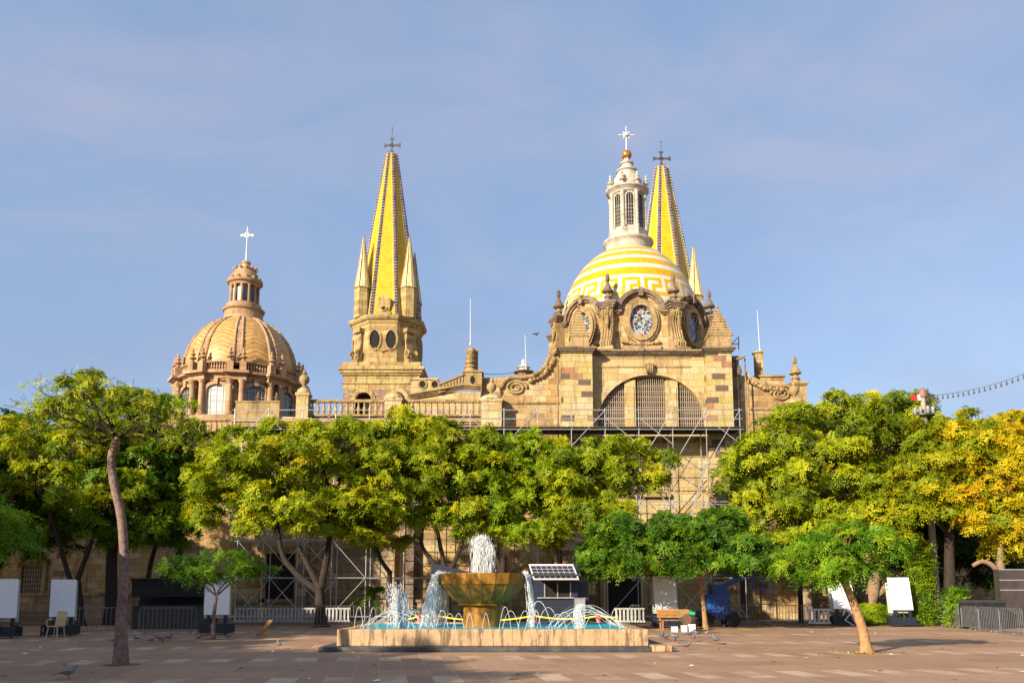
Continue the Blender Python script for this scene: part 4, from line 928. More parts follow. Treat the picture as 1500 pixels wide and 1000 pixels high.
def crown_points(ell, n_lobes, per, lobe, rng, flat=0.62, shell=0.45, gap=-0.55):
    """lobe centres spread through the crown's ellipsoids; twig ends over the outside of every lobe"""
    vol = np.array([e[3]*e[4]*e[5] for e in ell])**0.67; pr = vol/vol.sum()
    lob = []; ph = rng.uniform(0, 6.28, 3); gap_f = 2.1*0.62/lobe
    tries = 0
    while len(lob) < n_lobes and tries < n_lobes*60:
        tries += 1
        e = ell[rng.choice(len(ell), p=pr)]
        v = unit(rng.normal(size=3)); 
        if v[2] < -0.55: continue
        q = rng.uniform(shell**3, 1)**(1/3.)
        p = np.array(e[:3]) + v*q*np.array(e[3:6])*(1.0+0.16*math.sin(5.1*v[0]+ph[0])*math.sin(4.3*v[2]+ph[1])+0.10*math.sin(7.7*v[1]+9.1*v[2]+ph[2]))
        w_ = p*gap_f
        if math.sin(w_[0]+ph[0])+math.sin(1.23*w_[1]+ph[1])+math.sin(1.7*w_[2]+0.6*w_[0]+ph[2]) < gap: continue
        r = lobe*rng.uniform(0.65, 1.3)
        if any(np.linalg.norm((p-l[0])*(1,1,1.5)) < 0.62*(r+l[1])*0.9 for l in lob) and tries < n_lobes*40: continue
        lob.append((p, r, rng.uniform()))
    cen = []; nor = []; tint = []
    for p, r, k in lob:
        n = max(4, int(per*(r/lobe)**2))
        v = unit(rng.normal(size=(n,3))); v[:,2] = np.where(v[:,2] < -0.25, -v[:,2], v[:,2])
        q = rng.uniform(0.55, 1.08, (n,1))
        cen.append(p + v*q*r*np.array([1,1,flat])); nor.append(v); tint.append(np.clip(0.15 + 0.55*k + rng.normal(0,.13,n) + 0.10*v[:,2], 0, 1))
    return lob, np.concatenate(cen), np.concatenate(nor), np.concatenate(tint)

def curve(a, b, sag, n, rng, wob=0.12):
    a, b = Vector(a), Vector(b); ln = (b-a).length; out = []
    ph = rng.uniform(0, 6.28, 3)
    for i in range(n+1):
        f = i/n; p = a.lerp(b, f); e = math.sin(math.pi*f)
        p += Vector((math.sin(3.1*f*2+ph[0])*wob, math.sin(2.7*f*2+ph[1])*wob, sag*1.0))*e*ln*0.35
        out.append(p)
    return out
def tree(label, trunk, r0, ell, n_lobes, mat, bark='bark', per=11, lobe=0.60, L=0.42, nf=7, m=4, seed=1, forks=4, group=None, name='tree', cat='tree', limb_r=0.42, twigs=True, droop=0.35, flat=0.55, shell=0.35, stems=(), hang=0.0, tint_shift=0.0, leaf=0.41, wid=0.36, bark2=None, wob=0.10, dens=1.0):
    """trunk: list of points from the ground up to the fork; stems: further main stems as lists of points"""
    rng = np.random.default_rng(seed)
    base = Vector(trunk[0]); t = thing(name, label, cat, base, group)
    lob, cen, nor, tint = crown_points(ell, int(n_lobes*dens), per, lobe, rng, flat, shell)
    tint = np.clip(tint + tint_shift, 0, 1)
    mb = MB()
    def smooth(pts):
        if len(pts) < 3: return [Vector(p) for p in pts]
        out = []; P = [Vector(p) for p in pts]
        for i in range(len(P)-1):
            p0, p1, p2, p3 = P[max(i-1,0)], P[i], P[i+1], P[min(i+2,len(P)-1)]
            for j in range(4):
                f = j/4; out.append(0.5*((2*p1)+(p2-p0)*f+(2*p0-5*p1+4*p2-p3)*f*f+(3*p1-p0-3*p2+p3)*f**3))
        return out + [P[-1]]
    tops = []
    tr = smooth(trunk); n = len(tr)
    mb.tube(tr, [r0*((1.6-0.6*min(1,i/(0.15*n))) if i < 0.15*n else 1.0)*(1-0.38*i/(n-1)) for i in range(n)], 10)
    tops.append((tr[-1], r0*0.62))
    for st in stems:
        sp_ = smooth(st); k = len(sp_); mb.tube(sp_, [r0*0.62*(1-0.45*i/(k-1)) for i in range(k)], 8); tops.append((sp_[-1], r0*0.62*0.55)); 
    LC = np.array([l[0] for l in lob])
    if bark2: mb.build('trunk', M[bark], t, True); mb = MB()
    # group the lobes into limbs by nearest of a few seeds
    K = max(forks, 1); seeds = LC[rng.choice(len(LC), K, replace=False)]
    for _ in range(5):
        ids = np.argmin(((LC[:,None]-seeds[None])**2).sum(-1), 1)
        seeds = np.array([LC[ids==k].mean(0) if (ids==k).any() else seeds[k] for k in range(K)])
    for k in range(K):
        mem = LC[ids==k]
        if not len(mem): continue
        tgt = Vector(mem.mean(0)); st, rr = min(tops, key=lambda q: (q[0]-tgt).length)
        limb = curve(st, tgt, 0.10, 8, rng, wob); nl = len(limb)
        rl = max(0.03, min(rr*0.85, r0*limb_r*(0.6+0.4*min(1.0,len(mem)/10))))
        mb.tube(limb, [rl*(1-0.6*i/(nl-1)) for i in range(nl)], 7)
        for p in mem:
            i = int(rng.integers(3, nl)); a = limb[i]
            br = curve(a, p, 0.10, 5, rng, wob+0.03); rb = max(0.014, rl*(1-0.6*i/(nl-1))*0.5)
            mb.tube(br, [rb*(1-0.72*j/5) for j in range(6)], 5)
            if twigs:
                for _ in range(3):
                    v = rng.normal(size=3); v[2] = abs(v[2])*0.5; v = v/np.linalg.norm(v)*lobe*rng.uniform(.7,1.1)
                    mb.tube(curve(p, Vector(p)+Vector(v), 0.05, 2, rng, wob), [rb*0.32, rb*0.24, 0.006], 4)
    mb.build('limbs' if bark2 else 'trunk', M[bark2 or bark], t, True)
    if hang:
        k = rng.uniform(size=len(cen)) < 0.3; cen[k,2] -= rng.uniform(0.1, hang, k.sum())
    foliage('crown', cen, nor, tint, t, M[mat], L, nf, m, leaf, wid, droop, seed)
    return t
def ell(px, py, rx, ry, Y, depth=None, ):
    p = at(px, py, Y); s = mpp(py, Y); return (p.x, Y, p.z, rx*s, depth or min(rx*s*0.85, 3.2), ry*s)
def path(Y, *pts, ground=True):
    out = [at(a, b, Y) for a, b in pts]
    if ground: out[0].z = -0.05
    return out
G1 = 'trees in front of the church'
tree('multi-stemmed olive-leaved tree behind the second display board from left', path(45,(118,915),(116,880),(113,845)), 0.24, [ell(95,640,95,62,45),ell(150,600,90,45,45),ell(60,710,85,60,45.5),ell(130,720,80,50,45),ell(136,580,22,22,45)], 112, 'leaf_olive', seed=11, forks=6, group=G1, dens=1.25,
     stems=[path(45,(116,880),(100,840),(85,790),(70,740),ground=False), path(45,(113,850),(135,790),(150,740),ground=False)], tint_shift=-0.05)
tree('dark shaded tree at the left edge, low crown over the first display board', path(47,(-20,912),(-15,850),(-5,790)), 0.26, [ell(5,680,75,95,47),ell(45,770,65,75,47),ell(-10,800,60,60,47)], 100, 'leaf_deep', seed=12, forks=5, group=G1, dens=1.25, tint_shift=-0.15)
tree('dense green tree with a thick dark trunk just left of the black stall', path(46.5,(163,918),(163,860),(164,800),(168,760)), 0.36, [ell(190,690,80,85,46.5),ell(235,650,70,60,47),ell(150,770,80,50,46.5)], 104, 'leaf_green', seed=13, forks=5, group=G1, dens=1.25, tint_shift=-0.08)
tree('leaning tree whose dark limbs rise right over the black stall', path(48,(205,915),(215,865),(245,840),(268,800)), 0.26, [ell(265,720,55,85,48),ell(225,780,70,50,47)], 80, 'leaf_green', seed=14, forks=4, group=G1, dens=1.25, tint_shift=-0.1, stems=[path(48,(215,862),(222,820),(235,780),ground=False)])
tree('spreading olive tree with four curved limbs left of the fountain', path(43.5,(470,918),(469,880),(467,855)), 0.30, [ell(390,700,105,68,43.5),ell(470,668,105,52,44),ell(540,730,60,65,43.5),ell(430,755,110,45,43),ell(345,750,62,55,43.5),ell(500,790,40,30,43.5)], 200, 'leaf_olive', seed=15, forks=9, group=G1, dens=1.25,
     stems=[path(43.5,(466,865),(440,845),(415,815),(408,780),ground=False), path(43.5,(467,858),(450,825),(438,800),ground=False), path(43.5,(470,860),(478,820),(485,775),(495,740),ground=False)], limb_r=0.36)
tree('slim forked tree above the tall left water plume', path(45,(572,915),(570,870),(571,835)), 0.20, [ell(565,700,62,85,45),ell(605,650,70,42,45.5),ell(560,770,58,52,45)], 100, 'leaf_olive', seed=16, forks=5, group=G1, dens=1.25, stems=[path(45,(571,838),(556,815),(548,780),ground=False)], tint_shift=-0.03)
tree('vase-shaped tree with several dark stems behind the fountain bowl', path(45,(655,915),(655,870),(652,838)), 0.24, [ell(650,705,72,75,45),ell(705,690,60,55,45),ell(670,760,60,40,45)], 108, 'leaf_olive', seed=17, forks=6, group=G1, dens=1.25,
     stems=[path(45,(650,838),(632,820),(617,795),(622,760),ground=False), path(45,(653,836),(645,800),(638,760),ground=False), path(45,(658,838),(675,800),(680,765),ground=False)], tint_shift=-0.02)
tree('upright tree directly behind the central water spout', path(46,(738,915),(735,860),(738,815)), 0.26, [ell(735,720,72,75,46),ell(775,690,65,52,46),ell(740,775,70,42,45.5)], 108, 'leaf_lime', seed=18, forks=6, group=G1, dens=1.25, stems=[path(46,(736,840),(722,800),(715,765),ground=False)], tint_shift=0.05)
tree('broad green tree behind the solar panel, leaning pale limb', path(46,(812,915),(818,860),(822,830)), 0.27, [ell(830,718,80,68,46),ell(905,690,72,48,46),ell(800,690,60,48,46.5),ell(860,770,80,50,45.5)], 140, 'leaf_olive', bark='palebark', seed=19, forks=7, group=G1, dens=1.25,
     stems=[path(46,(820,838),(840,808),(868,792),ground=False), path(46,(820,838),(808,800),(795,765),ground=False)], hang=0.6, tint_shift=-0.02)
tree('low deep green tree with flat spreading crown and thin straight pale trunk', path(40.5,(1034,926),(1031,890),(1026,845)), 0.135, [ell(900,800,45,40,41.5,2.2),ell(960,826,80,28,40.5,3.0),ell(1000,782,85,26,41,3.0),ell(1060,815,75,30,40,3.0),ell(1108,828,48,22,40,2.2),ell(880,835,32,24,41,1.6),ell(1045,765,40,16,41,2.0)], 190, 'leaf_deep', bark='orangebark', seed=20, forks=8, flat=0.32, lobe=0.52, limb_r=0.5, L=0.42, per=9, group=G1, dens=1.25, tint_shift=0.1)
tree('tall broad tree right of the scaffold with pale twisted trunk', path(47,(1262,908),(1278,870),(1285,835),(1310,795)), 0.40, [ell(1150,740,82,78,47),ell(1200,690,105,90,47.5),ell(1270,640,95,58,48),ell(1330,620,55,42,48.5),ell(1240,770,85,55,46),ell(1150,800,70,50,46.5),ell(1282,590,20,24,48.5),ell(1100,690,40,45,47)], 270, 'leaf_olive', bark='palebark', seed=21, forks=11, lobe=0.72, L=0.5, group=G1, dens=1.25,
     stems=[path(47,(1272,880),(1300,858),(1318,840),ground=False), path(47,(1310,795),(1290,750),(1282,715),ground=False), path(47,(1308,797),(1330,770),(1345,745),ground=False)], tint_shift=-0.08)
tree('golden yellow tree with dark trunk beside the right lamp mast', path(45,(1392,915),(1391,840),(1390,780)), 0.34, [ell(1390,690,78,72,45),ell(1350,740,55,50,44.5),ell(1420,730,55,50,45),ell(1400,645,50,30,45.5)], 138, 'leaf_gold', seed=22, forks=7, lobe=0.7, L=0.5, group=G1, dens=1.25, tint_shift=-0.32)
tree('orange tinged tree at the right edge, arching pale limb', path(43.5,(1468,912),(1466,850),(1465,800)), 0.28, [ell(1485,690,62,70,43.5),ell(1455,750,50,60,43.5),ell(1500,780,50,50,43.5),ell(1510,650,60,40,44)], 130, 'leaf_gold', bark='palebark', seed=23, forks=6, lobe=0.7, L=0.5, group=G1, dens=1.25,
     stems=[path(43,(1467,905),(1467,860),(1458,832),(1440,822),(1425,828),ground=False)], tint_shift=-0.02)
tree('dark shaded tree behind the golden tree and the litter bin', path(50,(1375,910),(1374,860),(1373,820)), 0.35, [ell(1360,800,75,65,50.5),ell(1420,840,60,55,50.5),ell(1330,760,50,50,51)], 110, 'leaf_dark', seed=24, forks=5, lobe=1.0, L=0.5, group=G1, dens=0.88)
# small and foreground trees
g = gp(312,936)
tree('small young tree with flat feathery crown before the third display board', path(g.y,(312,936),(313,905),(317,872)), 0.085, [ell(310,838,58,20,g.y,1.5),ell(350,832,40,14,g.y,1.2),ell(280,850,40,12,g.y,1.2)], 28, 'leaf_deep', bark='greybark', seed=31, forks=5, lobe=0.42, flat=0.32, L=0.36, nf=7, m=5, per=9, limb_r=0.5, leaf=0.3, wid=0.24)
g = gp(1270,955)
tree('small leaning tree standing alone on the right pavement, bright green crown', path(g.y,(1270,955),(1263,920),(1248,878),(1234,845)), 0.155, [ell(1228,800,48,26,g.y,1.1),ell(1172,828,34,22,g.y,0.8),ell(1278,812,28,26,g.y,0.9),ell(1240,845,44,24,g.y-0.3,0.8),ell(1205,835,40,24,g.y-0.2,0.8)], 50, 'leaf_bright', bark='orangebark', seed=32, forks=7, lobe=0.30, flat=0.5, L=0.33, nf=6, m=6, per=7, dens=1.5, wob=0.16, limb_r=0.42, droop=0.55, leaf=0.34, wid=0.30, tint_shift=0.05)
# the tall half-bare tree on the left
g = gp(177,973); Yf = g.y
tree('tall slender tree in left foreground, half bare crown of thin twisted branches', path(Yf,(177,973),(178,900),(182,830),(178,760),(167,710),(163,670),(172,640)), 0.128, [ell(165,612,105,32,Yf,1.6),ell(85,640,72,26,Yf,1.3),ell(240,640,55,30,Yf,1.3),ell(150,585,80,20,Yf,1.2)], 84, 'leaf_olive', bark='greybark', bark2='bark', seed=33, forks=13, lobe=0.52, flat=0.45, L=0.17, nf=3, m=4, per=2, limb_r=0.24, shell=0.15, wob=0.24, leaf=0.45, wid=0.34)  # darker bark on the limbs paints in their backlit shade
# leafy tree just outside the left edge, only its branch tips in view
tree('bright leafy branch tips of a tree beyond the left edge', [Vector((-12.4,17.0,-0.05)),Vector((-12.3,17.0,1.4)),Vector((-12.0,17.0,2.3))], 0.12, [(-11.6,17.0,3.0,1.6,1.4,0.6),(-10.9,17.2,2.75,0.9,0.9,0.42)], 46, 'leaf_bright', bark='greybark', seed=34, forks=5, lobe=0.45, flat=0.5, L=0.42, nf=7, m=8, per=8, droop=0.6, leaf=0.26, wid=0.22)
# the square's trees to the left behind the viewer: they throw the long morning shadows
shade = tree('large shade tree of the square out of view to the left', [Vector((-27.0,3.0,-0.05)),Vector((-27.0,3.0,2.5)),Vector((-26.8,3.0,4.2))], 0.34, [(-27.0,3.0,7.2,4.6,4.6,3.0)], 110, 'leaf_green', seed=41, forks=6, lobe=1.0, L=0.6, m=3, per=17, group='shade trees beyond the left edge')
for i, (x, y, s) in enumerate(((-33.0,9.0,1.05),(-38.5,15.5,1.1),(-44.5,22.0,1.1),(-50.0,29.0,1.2),(-20.5,-5.0,0.7),(-31.0,-3.0,1.2),(-36.0,43.0,1.15),(-41.0,36.0,1.25),(-46.0,45.0,1.35),(-33.5,50.0,0.95),(-40.0,5.0,1.4),(-47.0,12.0,1.5),(-18.8,0.1,0.95),(-22.5,3.5,1.0),(-25.5,12.5,0.85),(-25.5,22.0,1.0),(-30.5,29.0,1.1),(-34.5,36.0,1.15))):
    dup(shade, (x, y, -0.05), 1.3*i, scale=s)
# ================================================================ ground
def pavemat():
    m, t, b = newmat('square_paving'); pos = nd(t,'ShaderNodeTexCoord').outputs['Object']
    rot = nd(t,'ShaderNodeVectorRotate',{'Vector':pos,'Angle':R(-8.6)}, rotation_type='Z_AXIS'); sx = nd(t,'ShaderNodeSeparateXYZ',{'Vector':rot.outputs[0]}); u, v = sx.outputs[0], sx.outputs[1]
    wn_ = noise(t,pos,0.35,3)
    tu, tv = 1.03, 1.35
    cu = mth(t,'FLOOR',mth(t,'DIVIDE',u,tu)); cvv = mth(t,'FLOOR',mth(t,'DIVIDE',v,tv))
    w = nd(t,'ShaderNodeTexWhiteNoise',{'Vector':nd(t,'ShaderNodeCombineXYZ',{'X':cu,'Y':cvv}).outputs[0]},noise_dimensions='2D').outputs['Value']
    c = ramp(t,w,[(0,(0.30,0.172,0.10)),(1,(0.385,0.23,0.138))])
    half = mth(t,'LESS_THAN', mth(t,'FRACT',mth(t,'DIVIDE',u,tu)), 0.52)
    row = mth(t,'COMPARE', mth(t,'MODULO', mth(t,'ADD',cvv,400.0), 4.0), 0.0, 0.1)
    pale = mth(t,'MULTIPLY', mth(t,'MULTIPLY',half,row), nd(t,'ShaderNodeMapRange',{'Value':noise(t,pos,0.8,4),'From Min':0.36,'From Max':0.58,'To Max':1.0}).outputs['Result'])
    c = mixc(t,pale,c,(0.52,0.36,0.24))
    fu = mth(t,'FRACT',mth(t,'DIVIDE',u,tu/2)); fv = mth(t,'FRACT',mth(t,'DIVIDE',v,tv))
    e = mth(t,'MINIMUM', mth(t,'MULTIPLY',mth(t,'MINIMUM',fu,mth(t,'SUBTRACT',1.0,fu)),tu/2), mth(t,'MULTIPLY',mth(t,'MINIMUM',fv,mth(t,'SUBTRACT',1.0,fv)),tv))
    j = nd(t,'ShaderNodeMapRange',{'Value':e,'From Min':0.006,'From Max':0.018}).outputs['Result']
    c = mixc(t,mth(t,'MULTIPLY',mth(t,'SUBTRACT',1.0,j),0.6),c,(0.44,0.31,0.21))
    big = noise(t,nd(t,'ShaderNodeMapping',{'Vector':pos,'Scale':(0.22,0.5,1)}).outputs[0],1.0,6,0.6,0.4)
    c = mixc(t,nd(t,'ShaderNodeMapRange',{'Value':big,'From Min':0.56,'From Max':0.66,'To Max':0.55}).outputs['Result'],c,(0.40,0.255,0.16))
    dk = noise(t,pos,0.9,7,0.7)
    c = mixc(t,nd(t,'ShaderNodeMapRange',{'Value':dk,'From Min':0.55,'From Max':0.75,'To Max':0.5}).outputs['Result'],c,(0.13,0.085,0.065))
    sp = noise(t,pos,14,3,0.6); c = mixc(t,0.6,c,ramp(t,sp,[(0.3,(0.78,)*3),(0.7,(1.18,)*3)]),'MULTIPLY')
    t.links.new(c,b.inputs['Base Color']); b.inputs['Roughness'].default_value=0.75; b.inputs['Specular IOR Level'].default_value=0.3
    bump(t,b,mth(t,'ADD',j,mth(t,'MULTIPLY',sp,0.5)),0.3,0.02); return m
mb = MB(); mb.add([(-900,-60,0),(900,-60,0),(900,1500,0),(-900,1500,0)],[(0,1,2,3)]); kind(mb.build('ground', pavemat()), 'structure')
mb = MB(); mb.add([(-60,45.5,0.004),(60,45.5,0.004),(60,58,0.004),(-60,58,0.004)],[(0,1,2,3)]); kind(mb.build('planting_bed', plain('soil',(0.14,0.095,0.06),0.95,0,0.5,2)), 'structure')
rng = random.Random(3)

# ================================================================ fountain
M['basin'] = None
def basinmat():
    m, t, b = newmat('stained_basin_stone'); pos = nd(t,'ShaderNodeTexCoord').outputs['Object']; sx = nd(t,'ShaderNodeSeparateXYZ',{'Vector':pos})
    f = noise(t,pos,6,6,0.7); c = ramp(t,f,[(0.3,(0.36,0.22,0.11)),(0.7,(0.50,0.34,0.19))])
    st = noise(t,nd(t,'ShaderNodeMapping',{'Vector':pos,'Scale':(6,6,1.0)}).outputs[0],1.0,5,0.7)
    part = noise(t,nd(t,'ShaderNodeMapping',{'Vector':pos,'Scale':(0.5,0.5,0)}).outputs[0],1.0,3,0.6)
    k = mth(t,'MULTIPLY', nd(t,'ShaderNodeMapRange',{'Value':st,'From Min':0.50,'From Max':0.58}).outputs['Result'], nd(t,'ShaderNodeMapRange',{'Value':part,'From Min':0.34,'From Max':0.52,'To Min':0.3}).outputs['Result'])
    c = mixc(t,mth(t,'MULTIPLY',k,0.85),c,(0.12,0.075,0.04))
    fr = mth(t,'FRACT',mth(t,'DIVIDE',sx.outputs[0],0.92)); c = mixc(t,mth(t,'LESS_THAN',fr,0.015),c,(0.10,0.07,0.04))
    t.links.new(c,b.inputs['Base Color']); b.inputs['Roughness'].default_value=0.6; bump(t,b,st,0.4,0.02); return m
def coppermat():
    m, t, b = newmat('wet_copper_stone'); pos = nd(t,'ShaderNodeTexCoord').outputs['Object']; sx = nd(t,'ShaderNodeSeparateXYZ',{'Vector':pos})
    f = noise(t,nd(t,'ShaderNodeMapping',{'Vector':pos,'Scale':(2,2,0.7)}).outputs[0],2.2,6,0.65); c = ramp(t,f,[(0.3,(0.11,0.045,0.008)),(0.5,(0.27,0.12,0.014)),(0.75,(0.40,0.20,0.030))])
    g = noise(t,nd(t,'ShaderNodeMapping',{'Vector':pos,'Scale':(9,9,0.8)}).outputs[0],1.4,5,0.7); c = mixc(t,nd(t,'ShaderNodeMapRange',{'Value':g,'From Min':0.54,'From Max':0.7,'To Max':0.7}).outputs['Result'],c,(0.07,0.03,0.008))
    t.links.new(c,b.inputs['Base Color']); b.inputs['Roughness'].default_value=0.5; b.inputs['Specular IOR Level'].default_value=0.25; bump(t,b,g,0.35,0.02); return m
def watermat(name, col, tr):
    m, t, b = newmat(name); b.inputs['Base Color'].default_value=(*col,1); b.inputs['Roughness'].default_value=0.12; b.inputs['Transmission Weight'].default_value=tr; b.inputs['IOR'].default_value=1.33; b.inputs['Specular IOR Level'].default_value=0.6; return m
M['foam'] = watermat('falling_water',(0.93,0.95,0.96),0.45)
def poolmat():
    m, t, b = newmat('pool_water'); pos = nd(t,'ShaderNodeTexCoord').outputs['Object']; f = noise(t,pos,3.0,4,0.6,0.5)
    t.links.new(ramp(t,noise(t,pos,0.7,3),[(0.35,(0.01,0.42,0.40)),(0.6,(0.01,0.40,0.62))]),b.inputs['Base Color']); b.inputs['Roughness'].default_value=0.3; b.inputs['Specular IOR Level'].default_value=0.15; bump(t,b,f,0.6,0.08); return m
fl, fr_ = gp(493,951), gp(950,947)
FY = 25.0; FX0, FX1 = hx(493,945,FY), hx(950,945,FY); FD = 6.6; HB = hz(921,FY); FC = Vector(((FX0+FX1)/2 - 0.25, FY+FD/2, 0))
FCX = hx(706.5,880,FY+FD/2)
ftn = thing('fountain', 'stone fountain with rust-brown bowl and many water jets in the middle of the square', 'fountain', (FCX, FY+FD/2, 0))
ba = basinmat(); wt_ = 0.38
mb = MB(); mb.box(FX0,FX1,FY,FY+wt_,0.14,HB); mb.box(FX0,FX1,FY+FD-wt_,FY+FD,0.14,HB); mb.box(FX0,FX0+wt_,FY+wt_,FY+FD-wt_,0.14,HB); mb.box(FX1-wt_,FX1,FY+wt_,FY+FD-wt_,0.14,HB)
o = mb.build('basin', ba, ftn); bv = o.modifiers.new('edge','BEVEL'); bv.width = 0.025; bv.segments = 2
mb = MB(); mb.box(hx(466,950,FY-0.4),hx(985,950,FY-0.4),FY-0.42,FY+FD+0.5,0.0,0.14); o = mb.build('plinth', plain('dark_wet_kerb',(0.05,0.05,0.055),0.5,0,0.4,3,0.5,(0.2,0.17,0.13)), ftn); bv = o.modifiers.new('edge','BEVEL'); bv.width=0.02
mb = MB(); mb.box(hx(955,950,FY-0.4),hx(984.5,950,FY-0.4),FY-0.45,FY+0.25,0.004,0.185); o = tag(mb.build('stone_slab', ba), 'pale stone slab lying at the right front corner of the fountain', 'slab'); bv = o.modifiers.new('edge','BEVEL'); bv.width=0.02
mb = MB(); mb.box(FX0+wt_,FX1-wt_,FY+wt_,FY+FD-wt_,0.15,HB-0.045); mb.build('pool', poolmat(), ftn)
cop = coppermat(); fc = (FCX, FY+FD/2, 0); YF = FY+FD/2
zr_, zb_ = hz(840,YF), hz(886,YF)
rb_ = 66*mpp(840,YF)
mb = MB(); mb.lathe([(0.62,HB-0.06),(0.62,zb_-0.02)], fc, 24); mb.build('pedestal', cop, ftn, True)
BOWLP = ((0.50,0.06),(0.63,0.18),(0.76,0.34),(0.87,0.52),(0.93,0.655),(0.955,0.67),(0.985,0.86))
hb_ = zr_-zb_; mb = MB()
mb.lathe([(0.63,zb_-0.01),(0.80,zb_+0.01)]+[(rb_*k, zb_+hb_*z) for k, z in BOWLP]+[(rb_,zr_-0.02),(rb_,zr_),(rb_-0.10,zr_),(rb_-0.14,zr_-0.08),(0.0,zr_-0.09)], fc, 20, cap=False); mb.build('bowl', cop, ftn)
mb = MB()
for k in range(20):
    a = 2*math.pi*k/20; mb.tube([(fc[0]+(r+0.004)*math.cos(a), fc[1]+(r+0.004)*math.sin(a), z) for r, z in [(0.80,zb_+0.02)]+[(rb_*q, zb_+hb_*z) for q, z in BOWLP]+[(rb_,zr_-0.02)]], 0.008, 4)
mb.build('bowl_seams', cop, ftn)
def streaks(name, P0, V0, T, n, seed, parent, w=0.012, ln=0.10, tmin=0.0, group=None):
    """falling water as thousands of small droplets strung along ballistic paths"""
    r = np.random.default_rng(seed); t = r.uniform(tmin, 1, n)*T
    p0 = P0 if P0.ndim == 2 else np.repeat(P0[None], n, 0); v0 = V0
    g = np.array([0,0,-9.8])
    p = p0 + v0*t[:,None] + 0.5*g*(t**2)[:,None]; v = v0 + g*t[:,None]; d = unit(v)
    s = unit(np.cross(d, r.normal(size=(n,3)))); q = np.cross(d, s)
    l = (ln*r.uniform(.4,1.6,n))[:,None]; ww = (w*r.uniform(.5,1.6,n))[:,None]
    V_ = np.stack([p-d*l, p+s*ww, p+q*ww, p-s*ww, p-q*ww, p+d*l], 1).reshape(-1,3)
    fi = np.array([(0,2,1),(0,3,2),(0,4,3),(0,1,4),(5,1,2),(5,2,3),(5,3,4),(5,4,1)])
    Fi = (fi[None] + (np.arange(n)*6)[:,None,None]).reshape(-1,3)
    me = bpy.data.meshes.new(name); me.from_pydata(V_.tolist(), [], Fi.tolist()); me.materials.append(M['foam']); o = bpy.data.objects.new(name, me); C.objects.link(o)
    if parent: adopt(o, parent)
    return o
def plume(cx, cy, z0, h, n, spread, seed, w=0.013, r0=0.10, ln=0.1):
    r = np.random.default_rng(seed); vz = math.sqrt(2*9.8*h)
    v = np.stack([r.normal(0,spread,n), r.normal(0,spread,n), vz*(1-np.abs(r.normal(0,0.16,n)))], 1)
    p0 = np.stack([cx+r.normal(0,r0,n), cy+r.normal(0,r0,n), np.full(n,z0)],1)
    T = 2*v[:,2]/9.8
    return kind(streaks('water_jet', p0, v, T, n, seed, ftn, w, ln), 'stuff')
plume(FCX-0.05, YF, zr_-0.08, hz(787,YF)-zr_+0.1, 2600, 0.07, 1, 0.008, 0.11, 0.13)
plume(FCX+0.18, YF-0.05, zr_-0.08, hz(800,YF)-zr_+0.1, 1300, 0.06, 11, 0.008, 0.08, 0.13)
ja = at(588,915,FY+2.0); plume(ja.x, ja.y, HB-0.05, hz(864,FY+2)-HB, 1500, 0.08, 2, 0.007, 0.06, 0.12)
jb = at(577,915,FY+4.6); plume(jb.x, jb.y, HB-0.05, hz(850,FY+4.6)-HB, 700, 0.15, 3, 0.006, 0.12, 0.06)
jc = at(849,915,FY+1.6); plume(jc.x, jc.y, HB-0.05, hz(884,FY+1.6)-HB, 900, 0.10, 4, 0.007, 0.05)
# sheets of water over the bowl's rim, left and right
r_ = np.random.default_rng(9); n = 3600
for (a0, a1, nn, sd, vo) in ((R(140),R(205),2300,7,0.75),(R(-24),R(18),700,8,0.40)):
    a = r_.uniform(a0,a1,nn); k = np.round(a*14)/14 + r_.normal(0,0.012,nn)
    p0 = np.stack([fc[0]+(rb_+0.02)*np.cos(k), fc[1]+(rb_+0.02)*np.sin(k), np.full(nn,zr_-0.02)],1); sp_ = vo*r_.uniform(.2,1.25,nn)
    v = np.stack([np.cos(k)*sp_, np.sin(k)*sp_, np.zeros(nn)],1); streaks('water_fall', p0, v, np.full(nn, math.sqrt(2*(zr_-HB+0.03)/9.8)), nn, sd, ftn, 0.006, 0.14)
def arc(x, y, dx, dy, h, r=0.0065, z=HB-0.04):
    pts = []
    for i in range(17):
        f = i/16; pts.append((x+dx*f, y+dy*f, z + 4*h*f*(1-f)))
    mb = MB(); mb.tube(pts, [r*(0.75+0.6*rng.random()) for _ in pts], 5); mb.build('water_jet', M['foam'], ftn, True)
for px, py, Yo, w in ((526,888,0.9,0.28),(547,889,1.2,0.3),(573,884,0.8,0.2),(606,895,1.0,0.35),(648,893,1.6,0.36),(659,898,1.9,0.36),(672,898,1.2,0.34),(688,898,0.8,0.22),(712,898,0.8,0.22),(740,888,1.2,0.36),(748,894,1.6,0.5),(769,894,1.4,0.42),(785,893,1.7,0.3),(789,880,1.2,0.8),(803,889,2.0,0.7),(817,899,1.2,0.55),(827,896,1.0,0.6),(868,902,1.0,0.5),(900,892,0.9,0.3),(540,903,0.8,0.5),(595,899,0.8,0.5),(625,900,0.9,0.4)):
    p = at(px,py,FY+Yo); arc(p.x-w/2, p.y, w, 0, p.z-HB+0.04)
for i in range(11):          # long low jets shooting inwards from the two ends
    p = Vector((FX0+0.5, FY+0.6+0.5*i, 0)); arc(p.x, p.y, 1.7+0.12*(i%4), 0.35, 0.46+0.05*(i%5), 0.005)
    p = Vector((FX1-0.5, FY+0.6+0.5*i, 0)); arc(p.x, p.y, -1.9-0.14*(i%4), 0.3, 0.45+0.06*(i%5), 0.005)

